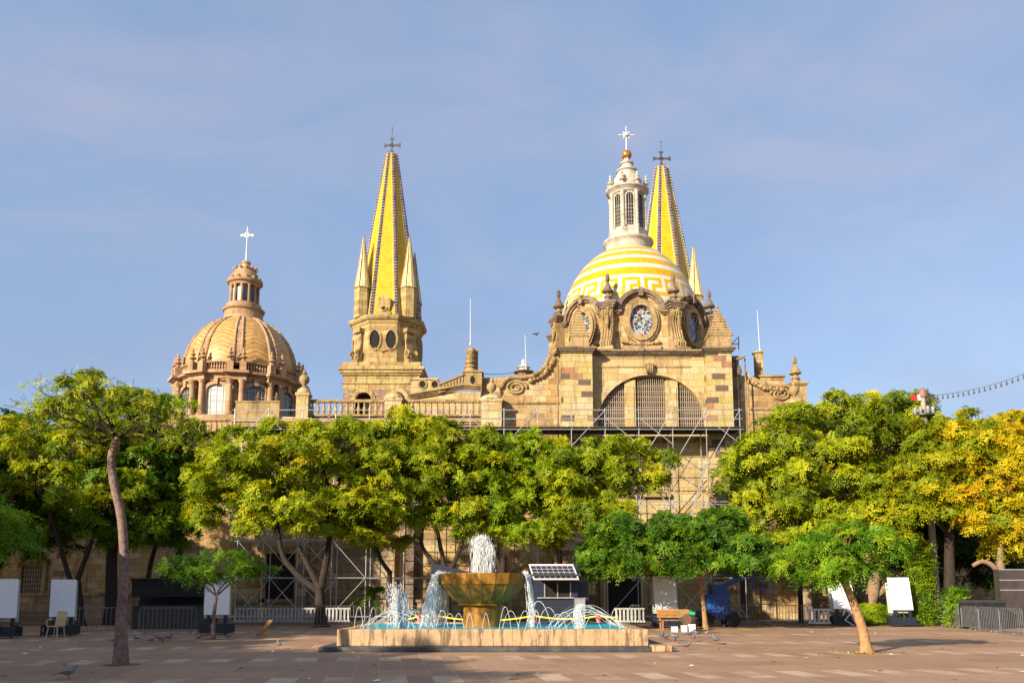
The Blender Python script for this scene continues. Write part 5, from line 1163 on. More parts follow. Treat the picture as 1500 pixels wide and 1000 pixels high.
# ================================================================ cones and tape behind the fountain
M['conewhite'] = plain('white_plastic',(0.8,0.78,0.76),0.5,0,0.06); M['conered'] = plain('red_plastic',(0.62,0.03,0.03),0.5,0,0.1)
YC = 35.0
cone = thing('traffic_cone','white traffic cone with red tip behind the fountain, leftmost of four','traffic cone',(0,0,0),'cones behind the fountain')
mb = MB(); mb.box(-0.2,0.2,-0.2,0.2,0,0.05); mb.build('base',M['conered'],cone)
mb = MB(); mb.lathe([(0.17,0.05),(0.10,0.52)],(0,0,0),14); mb.build('body',M['conewhite'],cone,True)
mb = MB(); mb.lathe([(0.102,0.521),(0.055,0.80),(0.0,0.81)],(0,0,0),14); mb.build('tip',M['conered'],cone,True)
cps = [(614,'white traffic cone with red tip behind the fountain, leftmost of four'),(639,'white traffic cone with red tip behind the falling water left of the bowl'),(782,'white traffic cone with red tip before the kiosk window'),(877,'white traffic cone with red tip right of the solar-panelled kiosk')]
cl = []
for i,(px,lb) in enumerate(cps):
    x = hx(px,905,YC); cl.append(x); o = cone if i == 0 else dup(cone,(x,YC,0),0,lb)
    o.location = (x,YC,0)
mb = MB(); pts = [(hx(596,900,YC),YC,0.62)]+[(x,YC-0.02,0.76) for x in cl]+[(hx(905,900,YC),YC,0.7)]; 
for a,b in zip(pts[:-1],pts[1:]):
    a,b = Vector(a),Vector(b); n = 12; sag = min(0.22,0.05*(b-a).length)
    q = [a.lerp(b,i/n)-Vector((0,0,4*sag*(i/n)*(1-i/n))) for i in range(n+1)]
    for i in range(n): mb.poly([q[i]-Vector((0,0,.03)),q[i+1]-Vector((0,0,.03)),q[i+1]+Vector((0,0,.03)),q[i]+Vector((0,0,.03))],(0,0.004,0))
tag(mb.build('barrier_tape',plain('yellow_tape',(0.72,0.60,0.02),0.5,0,0.1)),'yellow barrier tape strung between the traffic cones','tape')

# ================================================================ scaffold
SC = thing('scaffold','long grey steel tube scaffold with plank deck along the church wall','scaffold',(hx(700,628,54.0),54.5,0))
YA, YBk = 53.4, 55.1; zdk = hz(626,YA); XA, XB = hx(343,628,YA), hx(1084,628,YA); nb = 15; dxx = (XB-XA)/nb; xs = [XA+dxx*i for i in range(nb+1)]
ztopR = zdk+1.25; lifts = [0.25+i*(zdk-0.25)/5 for i in range(5)]
def tb(name, a, b, r=0.028): mb = MB(); mb.tube([a,b],r,6); return mb.build(name,M['steel'],SC,True)
for i,x in enumerate(xs):
    for Y in (YA,YBk):
        tb('upright',(x,Y,0),(x,Y,ztopR if Y==YA else zdk+0.1))
for z in lifts+[zdk-0.12]:
    for Y in (YA,YBk): tb('ledger',(XA-0.2,Y-0.045,z),(XB+0.2,Y-0.045,z))
for z in (zdk+0.55,zdk+1.12): tb('guard_rail',(XA-0.15,YA-0.05,z),(XB+0.15,YA-0.05,z))
for i in list(range(0,4))+[5,7,8,10]+[11,12,13,14]:
    for k in range(4):
        if i in (5,7,8,10) and k not in (1,2): continue
        z0,z1 = lifts[k],lifts[k+1]
        a,b = ((xs[i],YA-0.09,z0),(xs[i+1],YA-0.09,z1)) if (i+k)%2 else ((xs[i+1],YA-0.09,z0),(xs[i],YA-0.09,z1)); tb('brace',a,b,0.022)
        if i < 3 or i > 11: tb('brace',(a[0],YBk+0.08,b[2]),(b[0],YBk+0.08,a[2]),0.026)
for i in (0,2,4,6,8,10,12,13,14): tb('brace',(xs[i],YA-0.1,zdk-1.2 if i<11 else lifts[4]),(xs[i+1],YA-0.1,zdk+1.1),0.022)
for i in (1,5,7,11,12,14): tb('brace',(xs[i+1],YA-0.13,zdk-1.1),(xs[i],YA-0.13,zdk+0.6),0.022)
for i in range(nb+1):
    for z in (lifts[2],lifts[4],zdk-0.2): tb('transom',(xs[i]+0.06,YA-0.15,z+0.07),(xs[i]+0.06,YBk+0.15,z+0.07),0.03)
mb = MB(); x = XA-0.2; 
while x < XB+0.2: mb.box(x,min(x+0.33,XB+0.25),YA-0.12,YBk+0.25,zdk,zdk+0.05); x += 0.36
mb.build('deck',M['plank'],SC)
for k in range(5):
    y = YA+0.1+(YBk-YA)*k/4; mb = MB(); mb.box(XA-0.2,XB+0.2,y-0.04,y+0.04,zdk-0.1,zdk-0.002); mb.build('deck_bearer',M['plank'],SC)
for i in range(0,nb,1):
    pass
# ladder run on the right bay
mb = MB(); a = Vector((xs[13],YA+0.5,lifts[1])); b = Vector((xs[14],YA+0.5,lifts[4])); 
for o_ in (0,0.4): mb.tube([a+Vector((0,o_,0)),b+Vector((0,o_,0))],0.03,5)
for i in range(16): p=a.lerp(b,(i+.5)/16); mb.tube([p,p+Vector((0,0.4,0))],0.02,5)
mb.build('ladder',M['steel'],SC)

# ================================================================ display boards
M['navy'] = plain('shade_deepened_navy_paint',(0.011,0.016,0.032),0.5,0,0.2); M['boardwhite'] = plain('white_board',(0.78,0.79,0.82),0.45,0,0.04,2); M['boardside'] = plain('pale_green_side',(0.45,0.50,0.42),0.6,0,0.1)  # navy made darker to paint in the shade on the kiosk front
M['charcoal'] = plain('charcoal_sheet',(0.03,0.03,0.032),0.55,0,0.3,3); M['black'] = plain('black_cloth',(0.012,0.012,0.014),0.9,0,0.3,3); M['grey'] = plain('grey_metal',(0.28,0.28,0.28),0.5,0.3,0.2)
bd = thing('display_board','blank white display board at the left edge, cut by the frame','display board',(0,0,0),'blank display boards on dark stands')
mb = MB(); t_ = 0.10; mb.poly([(-0.58,-0.10,0.92),(0.62,-0.10,0.92),(0.52,0.06,2.72),(-0.66,0.06,2.72)],(0,0.06,0)); mb.build('panel',M['boardwhite'],bd)
mb = MB(); mb.poly([(-0.66,0.16,0.75),(0.60,0.16,0.75),(0.50,0.26,2.66),(-0.72,0.26,2.42)],(0,0.06,0)); mb.build('back_panel',M['boardside'],bd)
mb = MB(); mb.box(-0.72,0.72,-0.25,0.45,0.10,0.52); mb.box(-0.72,0.95,-0.42,-0.25,0.08,0.2); mb.build('base',M['navy'],bd)
for x in (-0.45,0.36):
    mb = MB(); mb.box(x,x+0.16,-0.06,0.0,0.52,0.92); mb.build('post',M['navy'],bd)
mb = MB(); mb.tube([(0.0,-0.3,0.25),(0.02,-0.3,0.6),(-0.02,-0.28,0.82),(0.08,-0.27,0.86)],0.025,6); mb.tube([(-0.05,-0.29,0.62),(0.14,-0.29,0.55)],0.02,6); mb.build('lever',M['iron'],bd)
for x in (-0.6,0.55):
    mb = MB(); mb.lathe([(0.0,-0.03),(0.06,-0.03),(0.06,0.03),(0,0.03)],(0,0,0),10); mb.v=[(x+v[2],v[1]-0.3,v[0]+0.06) for v in mb.v]; mb.build('castor',M['iron'],bd)
blist = [(2,934,'blank white display board at the left edge, cut by the frame'),(89,931,'white display board dappled with leaf shade behind a beige chair'),(316,929,'white display board behind the small young tree beside the black stall'),(976,919,'grey shaded display board under the deep green tree beside the wooden bench'),(1237,916,'white display board partly hidden by the small leaning tree trunk'),(1322,917,'clean bright white display board between hedge and litter bin')]
for i,(px,py,lb) in enumerate(blist):
    p = gp(px,py); o = bd if i == 0 else dup(bd,(p.x,p.y,0),0,lb); o.location = (p.x,p.y,0); o.rotation_euler = (0,0,R([6,4,-3,0,2,-4][i])); o.scale = ([0.80,0.80,0.86,0.92,0.94,0.90][i],)*3

# ================================================================ crowd barriers and fences
M['barrier'] = plain('dull_barrier_steel',(0.16,0.165,0.17),0.5,0.4,0.3,6)
def barrier_proto():
    t = thing('crowd_barrier','grey steel crowd barrier','barrier',(0,0,0),'steel crowd barriers')
    mb = MB(); w,h = 1.1,1.05; mb.tube([(-w,0,0.12),(-w,0,h-0.08),(-w+0.08,0,h),(w-0.08,0,h),(w,0,h-0.08),(w,0,0.12),(-w,0,0.12)],0.021,6); mb.build('frame',M['barrier'],t)
    mb = MB(); 
    for i in range(1,13): mb.tube([(-w+2*w*i/13,0,0.13),(-w+2*w*i/13,0,h-0.01)],0.013,5)
    mb.build('bar_infill',M['barrier'],t)
    for s in (-1,1):
        mb = MB(); mb.tube([(s*w*0.8,-0.3,0.01),(s*w*0.8,-0.25,0.1),(s*w*0.8,0.25,0.1),(s*w*0.8,0.3,0.01)],0.02,5); mb.build('foot',M['barrier'],t)
    return t
br = barrier_proto(); first = True
def barrier_row(pts, lab):
    global first
    P = [gp(*p) for p in pts]; k = 0
    names = lab if isinstance(lab, list) else None
    for a,b in zip(P[:-1],P[1:]):
        d = b-a; n = max(1,round(d.length/2.25))
        for i in range(n):
            c = a.lerp(b,(i+.5)/n); rz = math.atan2(d.y,d.x); lb = (names[min(k,len(names)-1)] if names else lab)
            if first: o = br; first = False; o.location = c; o.rotation_euler = (0,0,rz); o['label'] = lb
            else: o = dup(br,c,rz,lb)
            k += 1
barrier_row([(1384,917),(1435,923)], ['crowd barrier with green plants behind, farthest of the right edge row'])
barrier_row([(1435,924),(1500,931)], ['crowd barrier in front of the dark platform at right','crowd barrier cut by the right edge of the frame'])
barrier_row([(1045,918),(1190,917)], ['crowd barrier right of the thin pale trunk before the blue lift','crowd barrier in middle of the row before the sunlit wall','crowd barrier before the sunlit wall patch, next to the shiny folded end','last crowd barrier of the middle row, near the white picket fence'])
barrier_row([(930,916),(975,917)], ['crowd barrier right of the fountain beside the wooden bench'])
barrier_row([(110,928),(165,927)], ['crowd barrier between second display board and tall slender tree trunk'])
barrier_row([(190,928),(298,927)], ['crowd barrier before the black stall, next to the slender trunk','crowd barrier before the right half of the black stall'])
barrier_row([(335,922),(520,918)], ['crowd barrier right of the third display board in shade','crowd barrier before the scaffold foot left of the fountain','crowd barrier beside the forked tree trunk left of the fountain','crowd barrier at the left corner of the fountain'])
# white picket balustrades behind
M['fencegrey']=plain('shade_greyed_white_paint',(0.42,0.42,0.41),0.7,0,0.25,4)  # white fence paint greyed, with the shade put into its colour
def picket(x0,x1,Y,label):
    t = thing('picket_fence',label,'fence',((x0+x1)/2,Y,0),'low white picket fences')
    mb = MB(); mb.box(x0,x1,Y-0.04,Y+0.04,0.80,0.88); mb.box(x0,x1,Y-0.04,Y+0.04,0.12,0.22); mb.build('rail',M['fencegrey'],t)
    mb = MB(); n = int((x1-x0)/0.2)
    for i in range(n): x = x0+(x1-x0)*(i+.5)/n; mb.box(x-0.05,x+0.05,Y-0.035,Y+0.035,0.223,0.797)
    mb.build('picket_infill',M['fencegrey'],t)
picket(hx(338,905,47),hx(510,905,47),47.5,'low white picket fence in shade left of the fountain')
picket(hx(1188,905,44),hx(1222,905,44),44.5,'short white picket fence beside the board behind the leaning tree')
picket(hx(900,905,47),hx(945,905,47),47,'low white picket fence right behind the fountain')

# ================================================================ kiosk with solar panel
YK = 38.0; kx0,kx1 = hx(782,880,YK),hx(846,880,YK); kz = hz(846,YK)
K = thing('kiosk','dark blue kiosk with a solar panel on its sloping roof behind the fountain','kiosk',((kx0+kx1)/2,YK,0))
w0,w1 = kx0+0.45,kx1-0.28; wz0,wz1 = hz(888,YK)+0.02+0.0,hz(853,YK); wz0 = hz(874,YK)
mb = MB(); mb.box(kx0,w0,YK,YK+0.1,0,kz); mb.box(w1,kx1,YK,YK+0.1,0,kz); mb.box(w0,w1,YK,YK+0.1,0,wz0); mb.box(w0,w1,YK,YK+0.1,wz1,kz); mb.box(kx0,kx0+0.1,YK+0.1,YK+1.8,0,kz); mb.box(kx1-0.1,kx1,YK+0.1,YK+1.8,0,kz); mb.box(kx0+0.1,kx1-0.1,YK+1.7,YK+1.8,0,kz); mb.build('body',M['navy'],K)
mb = MB(); f=0.05
for a,b in ((w0,w0+f),(w1-f,w1),((w0+w1)/2-f/2,(w0+w1)/2+f/2)): mb.box(a,b,YK-0.03,YK+0.06,wz0,wz1)
mb.box(w0-0.3,w1+0.12,YK-0.12,YK-0.002,wz0-0.06,wz0-0.003); wf = mb.build('window',M['grey'],K)
mb = MB(); mb.box(w0+f,w1-f,YK+0.03,YK+0.04,wz0,wz1); mb.build('pane',M['void'],wf)
mb = MB(); mb.poly([(kx0-0.15,YK-0.9,kz+0.06),(kx1+0.1,YK-0.9,kz+0.06),(kx1+0.1,YK+1.9,kz+0.55),(kx0-0.15,YK+1.9,kz+0.55)],(0,0,0.07)); mb.build('roof',M['charcoal'],K)
a,b = at(783,848,YK-1.0),at(846,848,YK-1.0); c_,d_ = at(777,829,YK-0.2),at(838,829,YK-0.2)
u_ = (b-a).normalized(); v_ = (((c_+d_)/2)-((a+b)/2)); lv = v_.length; v_.normalize(); n_ = u_.cross(v_).normalized(); lu=(b-a).length
mb = MB(); mb.obox(a,u_,v_,n_,-0.05,lu+0.05,-0.05,0,0,0.05); mb.obox(a,u_,v_,n_,-0.05,lu+0.05,lv,lv+0.1,0,0.05); mb.obox(a,u_,v_,n_,-0.05,0,0,lv,0,0.05); mb.obox(a,u_,v_,n_,lu,lu+0.05,0,lv,0,0.05)
for i in range(1,8): mb.obox(a,u_,v_,n_,lu*i/8-0.004,lu*i/8+0.004,0,lv,0.02,0.035)
for i in range(1,4): mb.obox(a,u_,v_,n_,0,lu,lv*i/4-0.004,lv*i/4+0.004,0.021,0.036)
sp_ = mb.build('solar_panel',M['whitepaint'],K)
mb = MB(); mb.obox(a,u_,v_,n_,0,lu,0,lv,0.0,0.018); mb.build('cells',plain('solar_cell',(0.03,0.025,0.04),0.25,0,0.3,5),sp_)
mb = MB()
for i in (0.15,0.85): q=a.lerp(b,i); mb.tube([q+Vector((0,0,-0.0)),Vector((q.x,YK-0.02,q.z-0.02))],0.03,5); mb.tube([c_.lerp(d_,i),Vector((q.x,YK+0.1,kz-0.05))],0.03,5)
mb.build('panel_bracket',M['steel'],K)
mb = MB(); x0,x1 = hx(848,885,YK+0.4),hx(857,885,YK+0.4); mb.box(kx1+0.02,x1+0.15,YK+0.35,YK+1.7,0,hz(852,YK)); mb.build('annex',M['navy'],K)
x0,x1 = hx(842,885,YK-0.4),hx(857,885,YK-0.4); mb = MB(); mb.box(x0,x1,YK-0.5,YK+0.1,0,hz(876,YK-0.4)); mb.box(x0-0.02,x1+0.02,YK-0.53,YK+0.12,hz(876,YK-0.4),hz(875,YK-0.4)); o=mb.build('cabinet_body',M['grey']); o.name='service_cabinet'; tag(o,'pale grey metal cabinet standing against the kiosk right side','cabinet')
# navy gantry
YG=39.0; mb = MB(); a=at(632,826,YG); b=at(690,842,YG)
gn = thing('steel_gantry','dark navy steel frame sloping behind the fountain bowl left rim','gantry',(a.x,YG,0))
mb.box(a.x,a.x+0.22,YG-0.12,YG+0.12,0,a.z); mb.build('post',M['navy'],gn)
mb = MB(); mb.poly([(a.x+0.222,YG-0.12,a.z-0.36),(b.x+0.6,YG-0.12,b.z-0.42),(b.x+0.6,YG-0.12,b.z-0.02),(a.x+0.222,YG-0.12,a.z)],(0,0.24,0)); mb.build('beam',M['navy'],gn)
mb = MB(); mb.box(b.x+0.6,b.x+0.8,YG-0.12,YG+0.12,0,b.z-0.05); mb.build('post',M['navy'],gn)

# ================================================================ black stall at left
YS=40.5; sx0,sx1 = hx(192,900,YS),hx(300,900,YS)
st = thing('market_stall','closed black canvas stall with flat roof behind the slender left tree','stall',((sx0+sx1)/2,YS,0))
z1=hz(856,YS); mb = MB(); mb.box(sx0,sx1,YS-0.15,YS+2.2,z1,z1+0.22); mb.box(sx0-0.06,sx1+0.06,YS-0.22,YS+2.26,z1+0.22,z1+0.3); mb.build('roof',M['black'],st)
mb = MB(); mb.box(sx0,sx1,YS-0.10,YS-0.06,z1-0.55,z1-0.002); mb.build('valance',M['black'],st)
mb = MB(); mb.box(sx0+0.02,sx1-0.02,YS+1.6,YS+1.7,0,z1-0.003); mb.build('back_wall',M['black'],st)
mb = MB(); mb.box(sx0+0.05,sx1-0.05,YS+0.1,YS+0.7,0,1.05); mb.box(sx0,sx1,YS+0.02,YS+0.75,1.05,1.1); mb.build('counter',M['charcoal'],st)
for x in (sx0+0.05,sx1-0.05):
    for y in (YS-0.02,YS+1.85): mb = MB(); mb.tube([(x,y,0),(x,y,z1)],0.035,6); mb.build('post',M['iron'],st)
# stage block and platform at right
YP=42.0; x0=hx(1466,870,YP)
cb = thing('container_cabin','charcoal metal cabin with pale seams at the right edge','cabin',(x0+1.6,YP,0)); zt=hz(833,YP)
mb = MB(); mb.box(x0,x0+3.4,YP,YP+0.5,0.1,zt); mb.build('body',plain('brown_charcoal_sheet',(0.05,0.04,0.038),0.5,0,0.3,2),cb)
for q in (833.5,849,863.5): mb=MB(); z=hz(q,YP); mb.box(x0-0.02,x0+3.42,YP-0.02,YP-0.002,z-0.03,z+0.02); mb.build('seam_rail',M['grey'],cb)
for i in (0.2,3.0): mb=MB(); mb.box(x0+i,x0+i+0.2,YP+0.05,YP+0.45,0,0.098); mb.build('skid',M['iron'],cb)
YQ=40.6; x0,x1=hx(1424,890,YQ),hx(1475,890,YQ); pf=thing('stage_platform','low black cloth-covered platform behind the right barriers','platform',((x0+x1)/2,YQ,0)); zt=hz(878,YQ)
mb=MB(); mb.box(x0,x1,YQ,YQ+1.3,zt-0.15,zt); mb.build('top',M['charcoal'],pf); mb=MB(); mb.box(x0+0.03,x1-0.03,YQ+0.03,YQ+1.27,0,zt-0.152); mb.build('skirt',M['black'],pf)

# ================================================================ benches, chairs
M['slatwood'] = plain('varnished_wood',(0.36,0.17,0.05),0.55,0,0.35,4)
def bench(name,label,loc,rz=0,mat='slatwood'):
    t=thing(name,label,'bench',(0,0,0))
    mb=MB(); 
    for i in range(4): mb.box(-0.75,0.75,-0.24+0.125*i,-0.135+0.125*i,0.42,0.455)
    mb.build('seat',M[mat],t)
    mb=MB()
    for i in range(3): mb.poly([(-0.75,0.27+0.03*i,0.55+0.13*i),(0.75,0.27+0.03*i,0.55+0.13*i),(0.75,0.293+0.03*i,0.66+0.13*i),(-0.75,0.293+0.03*i,0.66+0.13*i)],(0,0.03,0))
    mb.build('backrest',M[mat],t)
    for s in (-0.62,0.62):
        mb=MB(); mb.box(s-0.03,s+0.03,-0.24,-0.18,0,0.418); mb.box(s-0.03,s+0.03,0.2,0.26,0,0.418); mb.box(s-0.03,s+0.03,-0.18,0.2,0.36,0.417); mb.poly([(s-0.03,0.27,0.42),(s-0.03,0.33,0.42),(s-0.03,0.41,0.93),(s-0.03,0.36,0.93)],(0.06,0,0)); mb.build('end_frame',M[mat if mat=='slatwood' else 'iron'],t)
    t.location=loc; t.rotation_euler=(0,0,rz); return t
p=gp(989,922); bench('wooden_bench','orange-brown slatted wooden bench right of the fountain with boxes beneath',(p.x,p.y,0),R(4))
p=gp(42,931); bench('dark_bench','dark slatted bench in shade between the two left boards',(p.x,p.y,0),R(-3),'wood')
for i,(dx,s,lb) in enumerate(((-0.12,0.24,'small white box under the wooden bench, nearest its left leg'),(0.3,0.22,'small white box under the middle of the wooden bench'),(0.62,0.26,'white carton at the right end of the wooden bench'))):
    q=gp(989,925); mb=MB(); mb.box(q.x+dx,q.x+dx+s,q.y,q.y+0.25,0,0.2+0.05*i); mb.box(q.x+dx-0.01,q.x+dx+s+0.01,q.y-0.01,q.y+0.26,0.2+0.05*i,0.225+0.05*i); tag(mb.build('carton',M['conewhite']),lb,'box','white boxes by the bench')
p=gp(1009,921); mb=MB(); mb.poly([(p.x-0.3,p.y+0.2,0.45),(p.x+0.32,p.y+0.2,0.42),(p.x+0.36,p.y+0.2,0.78),(p.x-0.33,p.y+0.2,0.8)],(0,0.4,0)); mb.tube([(p.x-0.25,p.y+0.4,0.8),(p.x,p.y+0.4,0.88),(p.x+0.28,p.y+0.4,0.78)],0.03,5); mb.box(p.x-0.3,p.x+0.3,p.y+0.22,p.y+0.58,0,0.418); tag(mb.build('green_crate',plain('green_plastic',(0.02,0.40,0.20),0.5,0,0.1)),'bright green plastic crate between the wooden bench and the thin trunk','crate')
mb=MB(); p=gp(1013,924); mb.lathe([(0.0,0.75),(0.18,0.72),(0.34,0.55),(0.38,0.35),(0.30,0.15),(0.34,0.0)][::-1],(p.x,p.y+0.3,0),11); mb.v=[(x+0.06*math.sin(9*z+5*y),y+0.05*math.sin(11*x),z+0.03*math.sin(14*x)) for x,y,z in mb.v]; tag(mb.build('cloth_bundle',plain('brown_cloth',(0.09,0.05,0.035),0.9,0,0.4,5),None,True),'brown cloth bundle on the ground by the green crate','bundle')
def chair(name,label,loc,rz,mat,tilt=0.0):
    t=thing(name,label,'chair',(0,0,0))
    mb=MB(); mb.box(-0.22,0.22,-0.22,0.22,0.42,0.45); mb.build('seat',M[mat],t)
    mb=MB(); mb.poly([(-0.21,0.2,0.46),(0.21,0.2,0.46),(0.19,0.3,0.98),(-0.19,0.3,0.98)],(0,0.03,0)); mb.build('backrest',M[mat],t)
    for sx_ in (-1,1):
        for sy_ in (-1,1): mb=MB(); mb.tube([(sx_*0.18,sy_*0.18,0.42),(sx_*0.22,sy_*0.22,0.0)],[0.022,0.018],6); mb.build('leg',M[mat],t)
        mb=MB(); mb.tube([(sx_*0.23,-0.2,0.44),(sx_*0.26,-0.2,0.66),(sx_*0.25,0.22,0.68)],0.02,6); mb.build('arm',M[mat],t)
    t.location=loc; t.rotation_euler=(tilt,0,rz); return t
M['beige']=plain('beige_plastic',(0.50,0.38,0.22),0.5,0,0.15)
p=gp(81,934); chair('armchair','beige plastic armchair in front of the second display board',(p.x,p.y,0),R(-8),'beige')
# white folding chair leaning on the small tree
p=gp(1253,917); fcx=thing('folding_chair','white folding chair tipped against the leaning small tree','folding chair',(p.x,p.y+0.4,0))
X0=p.x; Y0=p.y+0.4
def wt2(name,a,b,r=0.028): mb=MB(); mb.tube([(X0+a[0],Y0+a[1],a[2]),(X0+b[0],Y0+b[1],b[2])],r,6); return mb.build(name,M['whitepaint'],fcx)
wt2('leg',(-0.36,0,0.30),(0.1,-0.05,0.02)); wt2('leg',(-0.36,0.35,0.30),(0.1,0.35,0.02)); wt2('leg',(-0.36,0,0.30),(-0.08,0,0.60)); wt2('leg',(0.08,0.3,0.60),(0.3,0.3,0.1))
mb=MB()
for i in range(5):
    f=i/5; q=Vector((X0-0.18+0.36*f,Y0,1.0-0.52*f)); mb.poly([q,q+Vector((0.06,0,-0.085)),q+Vector((0.06,0.4,-0.085)),q+Vector((0,0.4,0))],(0.02,0,0.014))
mb.build('seat',M['whitepaint'],fcx); wt2('back_frame',(-0.25,0,0.95),(-0.45,0,0.55)); wt2('back_frame',(-0.25,0,0.98),(0.2,0,0.42)); wt2('back_frame',(-0.25,0.4,0.98),(0.2,0.4,0.42))

# ================================================================ lift, bin, mast, poles, car
M['blue']=plain('blue_paint',(0.015,0.07,0.30),0.45,0,0.25,3); M['rubber']=plain('rubber',(0.02,0.02,0.02),0.8,0,0.2)
YL=44.0; lx=hx(1050,900,YL); lf=thing('boom_lift','blue folded boom lift parked behind the barriers under the deep green tree','boom lift',(lx,YL,0))
mb=MB(); mb.box(lx-0.9,lx+0.9,YL-0.6,YL+0.6,0.35,0.8); mb.build('chassis',M['blue'],lf)
for sx_ in (-0.65,0.65):
    for sy_ in (-0.7,0.7): mb=MB(); mb.lathe([(0,-0.1),(0.32,-0.1),(0.36,-0.05),(0.36,0.05),(0.32,0.1),(0,0.1)],(0,0,0),18); mb.v=[(lx+sx_+v[0],YL+sy_+v[2],0.36+v[1]) for v in mb.v]; mb.build('wheel',M['rubber'],lf,True)
mb=MB(); mb.box(lx-0.55,lx+0.6,YL-0.45,YL+0.45,0.81,1.6); mb.box(lx-0.3,lx+0.5,YL-0.35,YL+0.35,1.6,2.1); mb.build('turret',M['blue'],lf)
for i,(a,b) in enumerate((((-0.4,1.7),(1.3,2.45)),((1.3,2.45),(-0.5,2.95)),((-0.5,2.95),(1.7,2.6)))):
    mb=MB(); a=Vector((lx+a[0],YL-0.15+0.2*i,a[1])); b=Vector((lx+b[0],YL-0.15+0.2*i,b[1])); d=(b-a).normalized(); mb.obox(a,d,Vector((0,1,0)),d.cross(Vector((0,1,0))),0,(b-a).length,-0.09,0.09,-0.12,0.12); mb.build('boom',M['blue'],lf)
mb=MB(); bx=lx+1.75
for z in (1.9,2.4,2.9): mb.tube([(bx,YL-0.4,z),(bx+0.8,YL-0.4,z),(bx+0.8,YL+0.5,z),(bx,YL+0.5,z),(bx,YL-0.4,z)],0.025,5)
for q in ((bx,YL-0.4),(bx+0.8,YL-0.4),(bx+0.8,YL+0.5),(bx,YL+0.5)): mb.tube([(q[0],q[1],1.9),(q[0],q[1],2.9)],0.025,5)
mb.box(bx,bx+0.8,YL-0.4,YL+0.5,1.86,1.9); mb.build('basket',M['blue'],lf)
p=gp(1378,915); lb_=thing('litter_bin','round grey metal litter bin left of the right barriers','litter bin',(p.x,p.y,0))
mb=MB(); mb.lathe([(0.26,0.22),(0.30,0.25),(0.30,1.0),(0.27,1.02)],(p.x,p.y,0),18); mb.build('drum',M['grey'],lb_,True); mb=MB(); mb.lathe([(0.31,1.0),(0.33,1.02),(0.33,1.08),(0.2,1.12),(0.0,1.12)],(p.x,p.y,0),18); mb.build('rim',M['iron'],lb_,True)
mb=MB(); mb.tube([(p.x-0.38,p.y,0),(p.x-0.36,p.y,0.9)],0.03,6); mb.tube([(p.x+0.36,p.y,0),(p.x+0.36,p.y,0.9)],0.03,6); mb.tube([(p.x-0.37,p.y,0.6),(p.x+0.36,p.y,0.6)],0.025,6); mb.build('stand',M['iron'],lb_)
YM=45.8; mp0=at(1353,600,YM); mst=thing('light_mast','tall grey mast with a ring of small floodlights above the golden tree','light mast',(mp0.x,YM,0))
ztm=hz(582,YM); mb=MB(); mb.lathe([(0.2,0),(0.15,hz(608,YM)),(0.13,ztm)],(mp0.x,YM,0),12); mb.build('pole',plain('grey_brown_paint',(0.32,0.26,0.22),0.6,0,0.15),mst,True)
mb=MB(); z0=hz(609,YM); mb.lathe([(0.12,z0-0.05),(0.55,z0),(0.55,z0+0.06),(0.12,z0+0.06)],(mp0.x,YM,0),16); mb.build('ring',M['iron'],mst)
for k in range(8):
    a=2*math.pi*k/8; mb=MB(); cx_,cy_=mp0.x+0.47*math.cos(a),YM+0.47*math.sin(a); mb.lathe([(0.06,z0+0.06),(0.09,z0+0.1),(0.10,z0+0.42),(0.06,z0+0.46)],(cx_,cy_,0),8); mb.build('floodlight',M['grey'],mst,True)
mb=MB(); mb.lathe([(0.2,ztm),(0.24,ztm+0.1),(0.16,ztm+0.4),(0.05,ztm+0.55),(0,ztm+0.56)],(mp0.x,YM,0),10); mb.build('cap',plain('rust_cap',(0.25,0.12,0.09),0.6,0,0.2),mst,True)
mb=MB(); q=Vector((mp0.x-0.15,YM-0.1,ztm-0.2)); mb.poly([q,q+Vector((-0.55,-0.1,0.02)),q+Vector((-0.6,-0.1,0.28)),q+Vector((-0.1,0,0.34))],(0,0.03,0)); o=mb.build('red_banner',M['conered']); tag(o,'small red and white pennant hanging from the light mast top','pennant')
mb=MB(); mb.poly([q+Vector((0.0,-0.012,0.02)),q+Vector((-0.2,-0.05,0.02)),q+Vector((-0.22,-0.05,0.33)),q+Vector((-0.08,-0.012,0.335))],(0,-0.01,0)); w_=mb.build('white_band',M['conewhite'],None); w_.parent=o
# string lights
sl=thing('string_lights','sagging string of small dark bulbs running up from the mast to the right','string lights',(mp0.x,YM,0)); A=Vector((mp0.x,YM,ztm+0.1)); B=at(1560,520,40.0)
def cat_(f): return A.lerp(B,f)-Vector((0,0,4*0.45*f*(1-f)))
mb=MB(); mb.tube([cat_(i/40) for i in range(41)],0.014,4); mb.build('cable',M['iron'],sl)
for i in range(1,26):
    q=cat_(i/26); mb=MB(); mb.tube([q,q-Vector((0,0,0.12))],0.02,5); mb.lathe([(0,-0.26),(0.05,-0.22),(0.055,-0.17),(0.03,-0.12)],q,7,cap=False); mb.build('bulb',M['iron'],sl)
mb=MB(); p=gp(1384,913); mb.tube([(p.x,p.y+1.0,0),(p.x-0.15,p.y+1.0,1.2),(p.x-0.36,p.y+1.0,3.1)],[0.035,0.03,0.02],6); mb.lathe([(0.14,0),(0.14,0.03)],(p.x,p.y+1.0,0),10); mb.lathe([(0,3.1),(0.05,3.1),(0.03,3.2)],(p.x-0.36,p.y+1.0,0),6); tag(mb.build('slim_pole',M['conewhite']),'slim pale leaning pole beside the litter bin','pole')
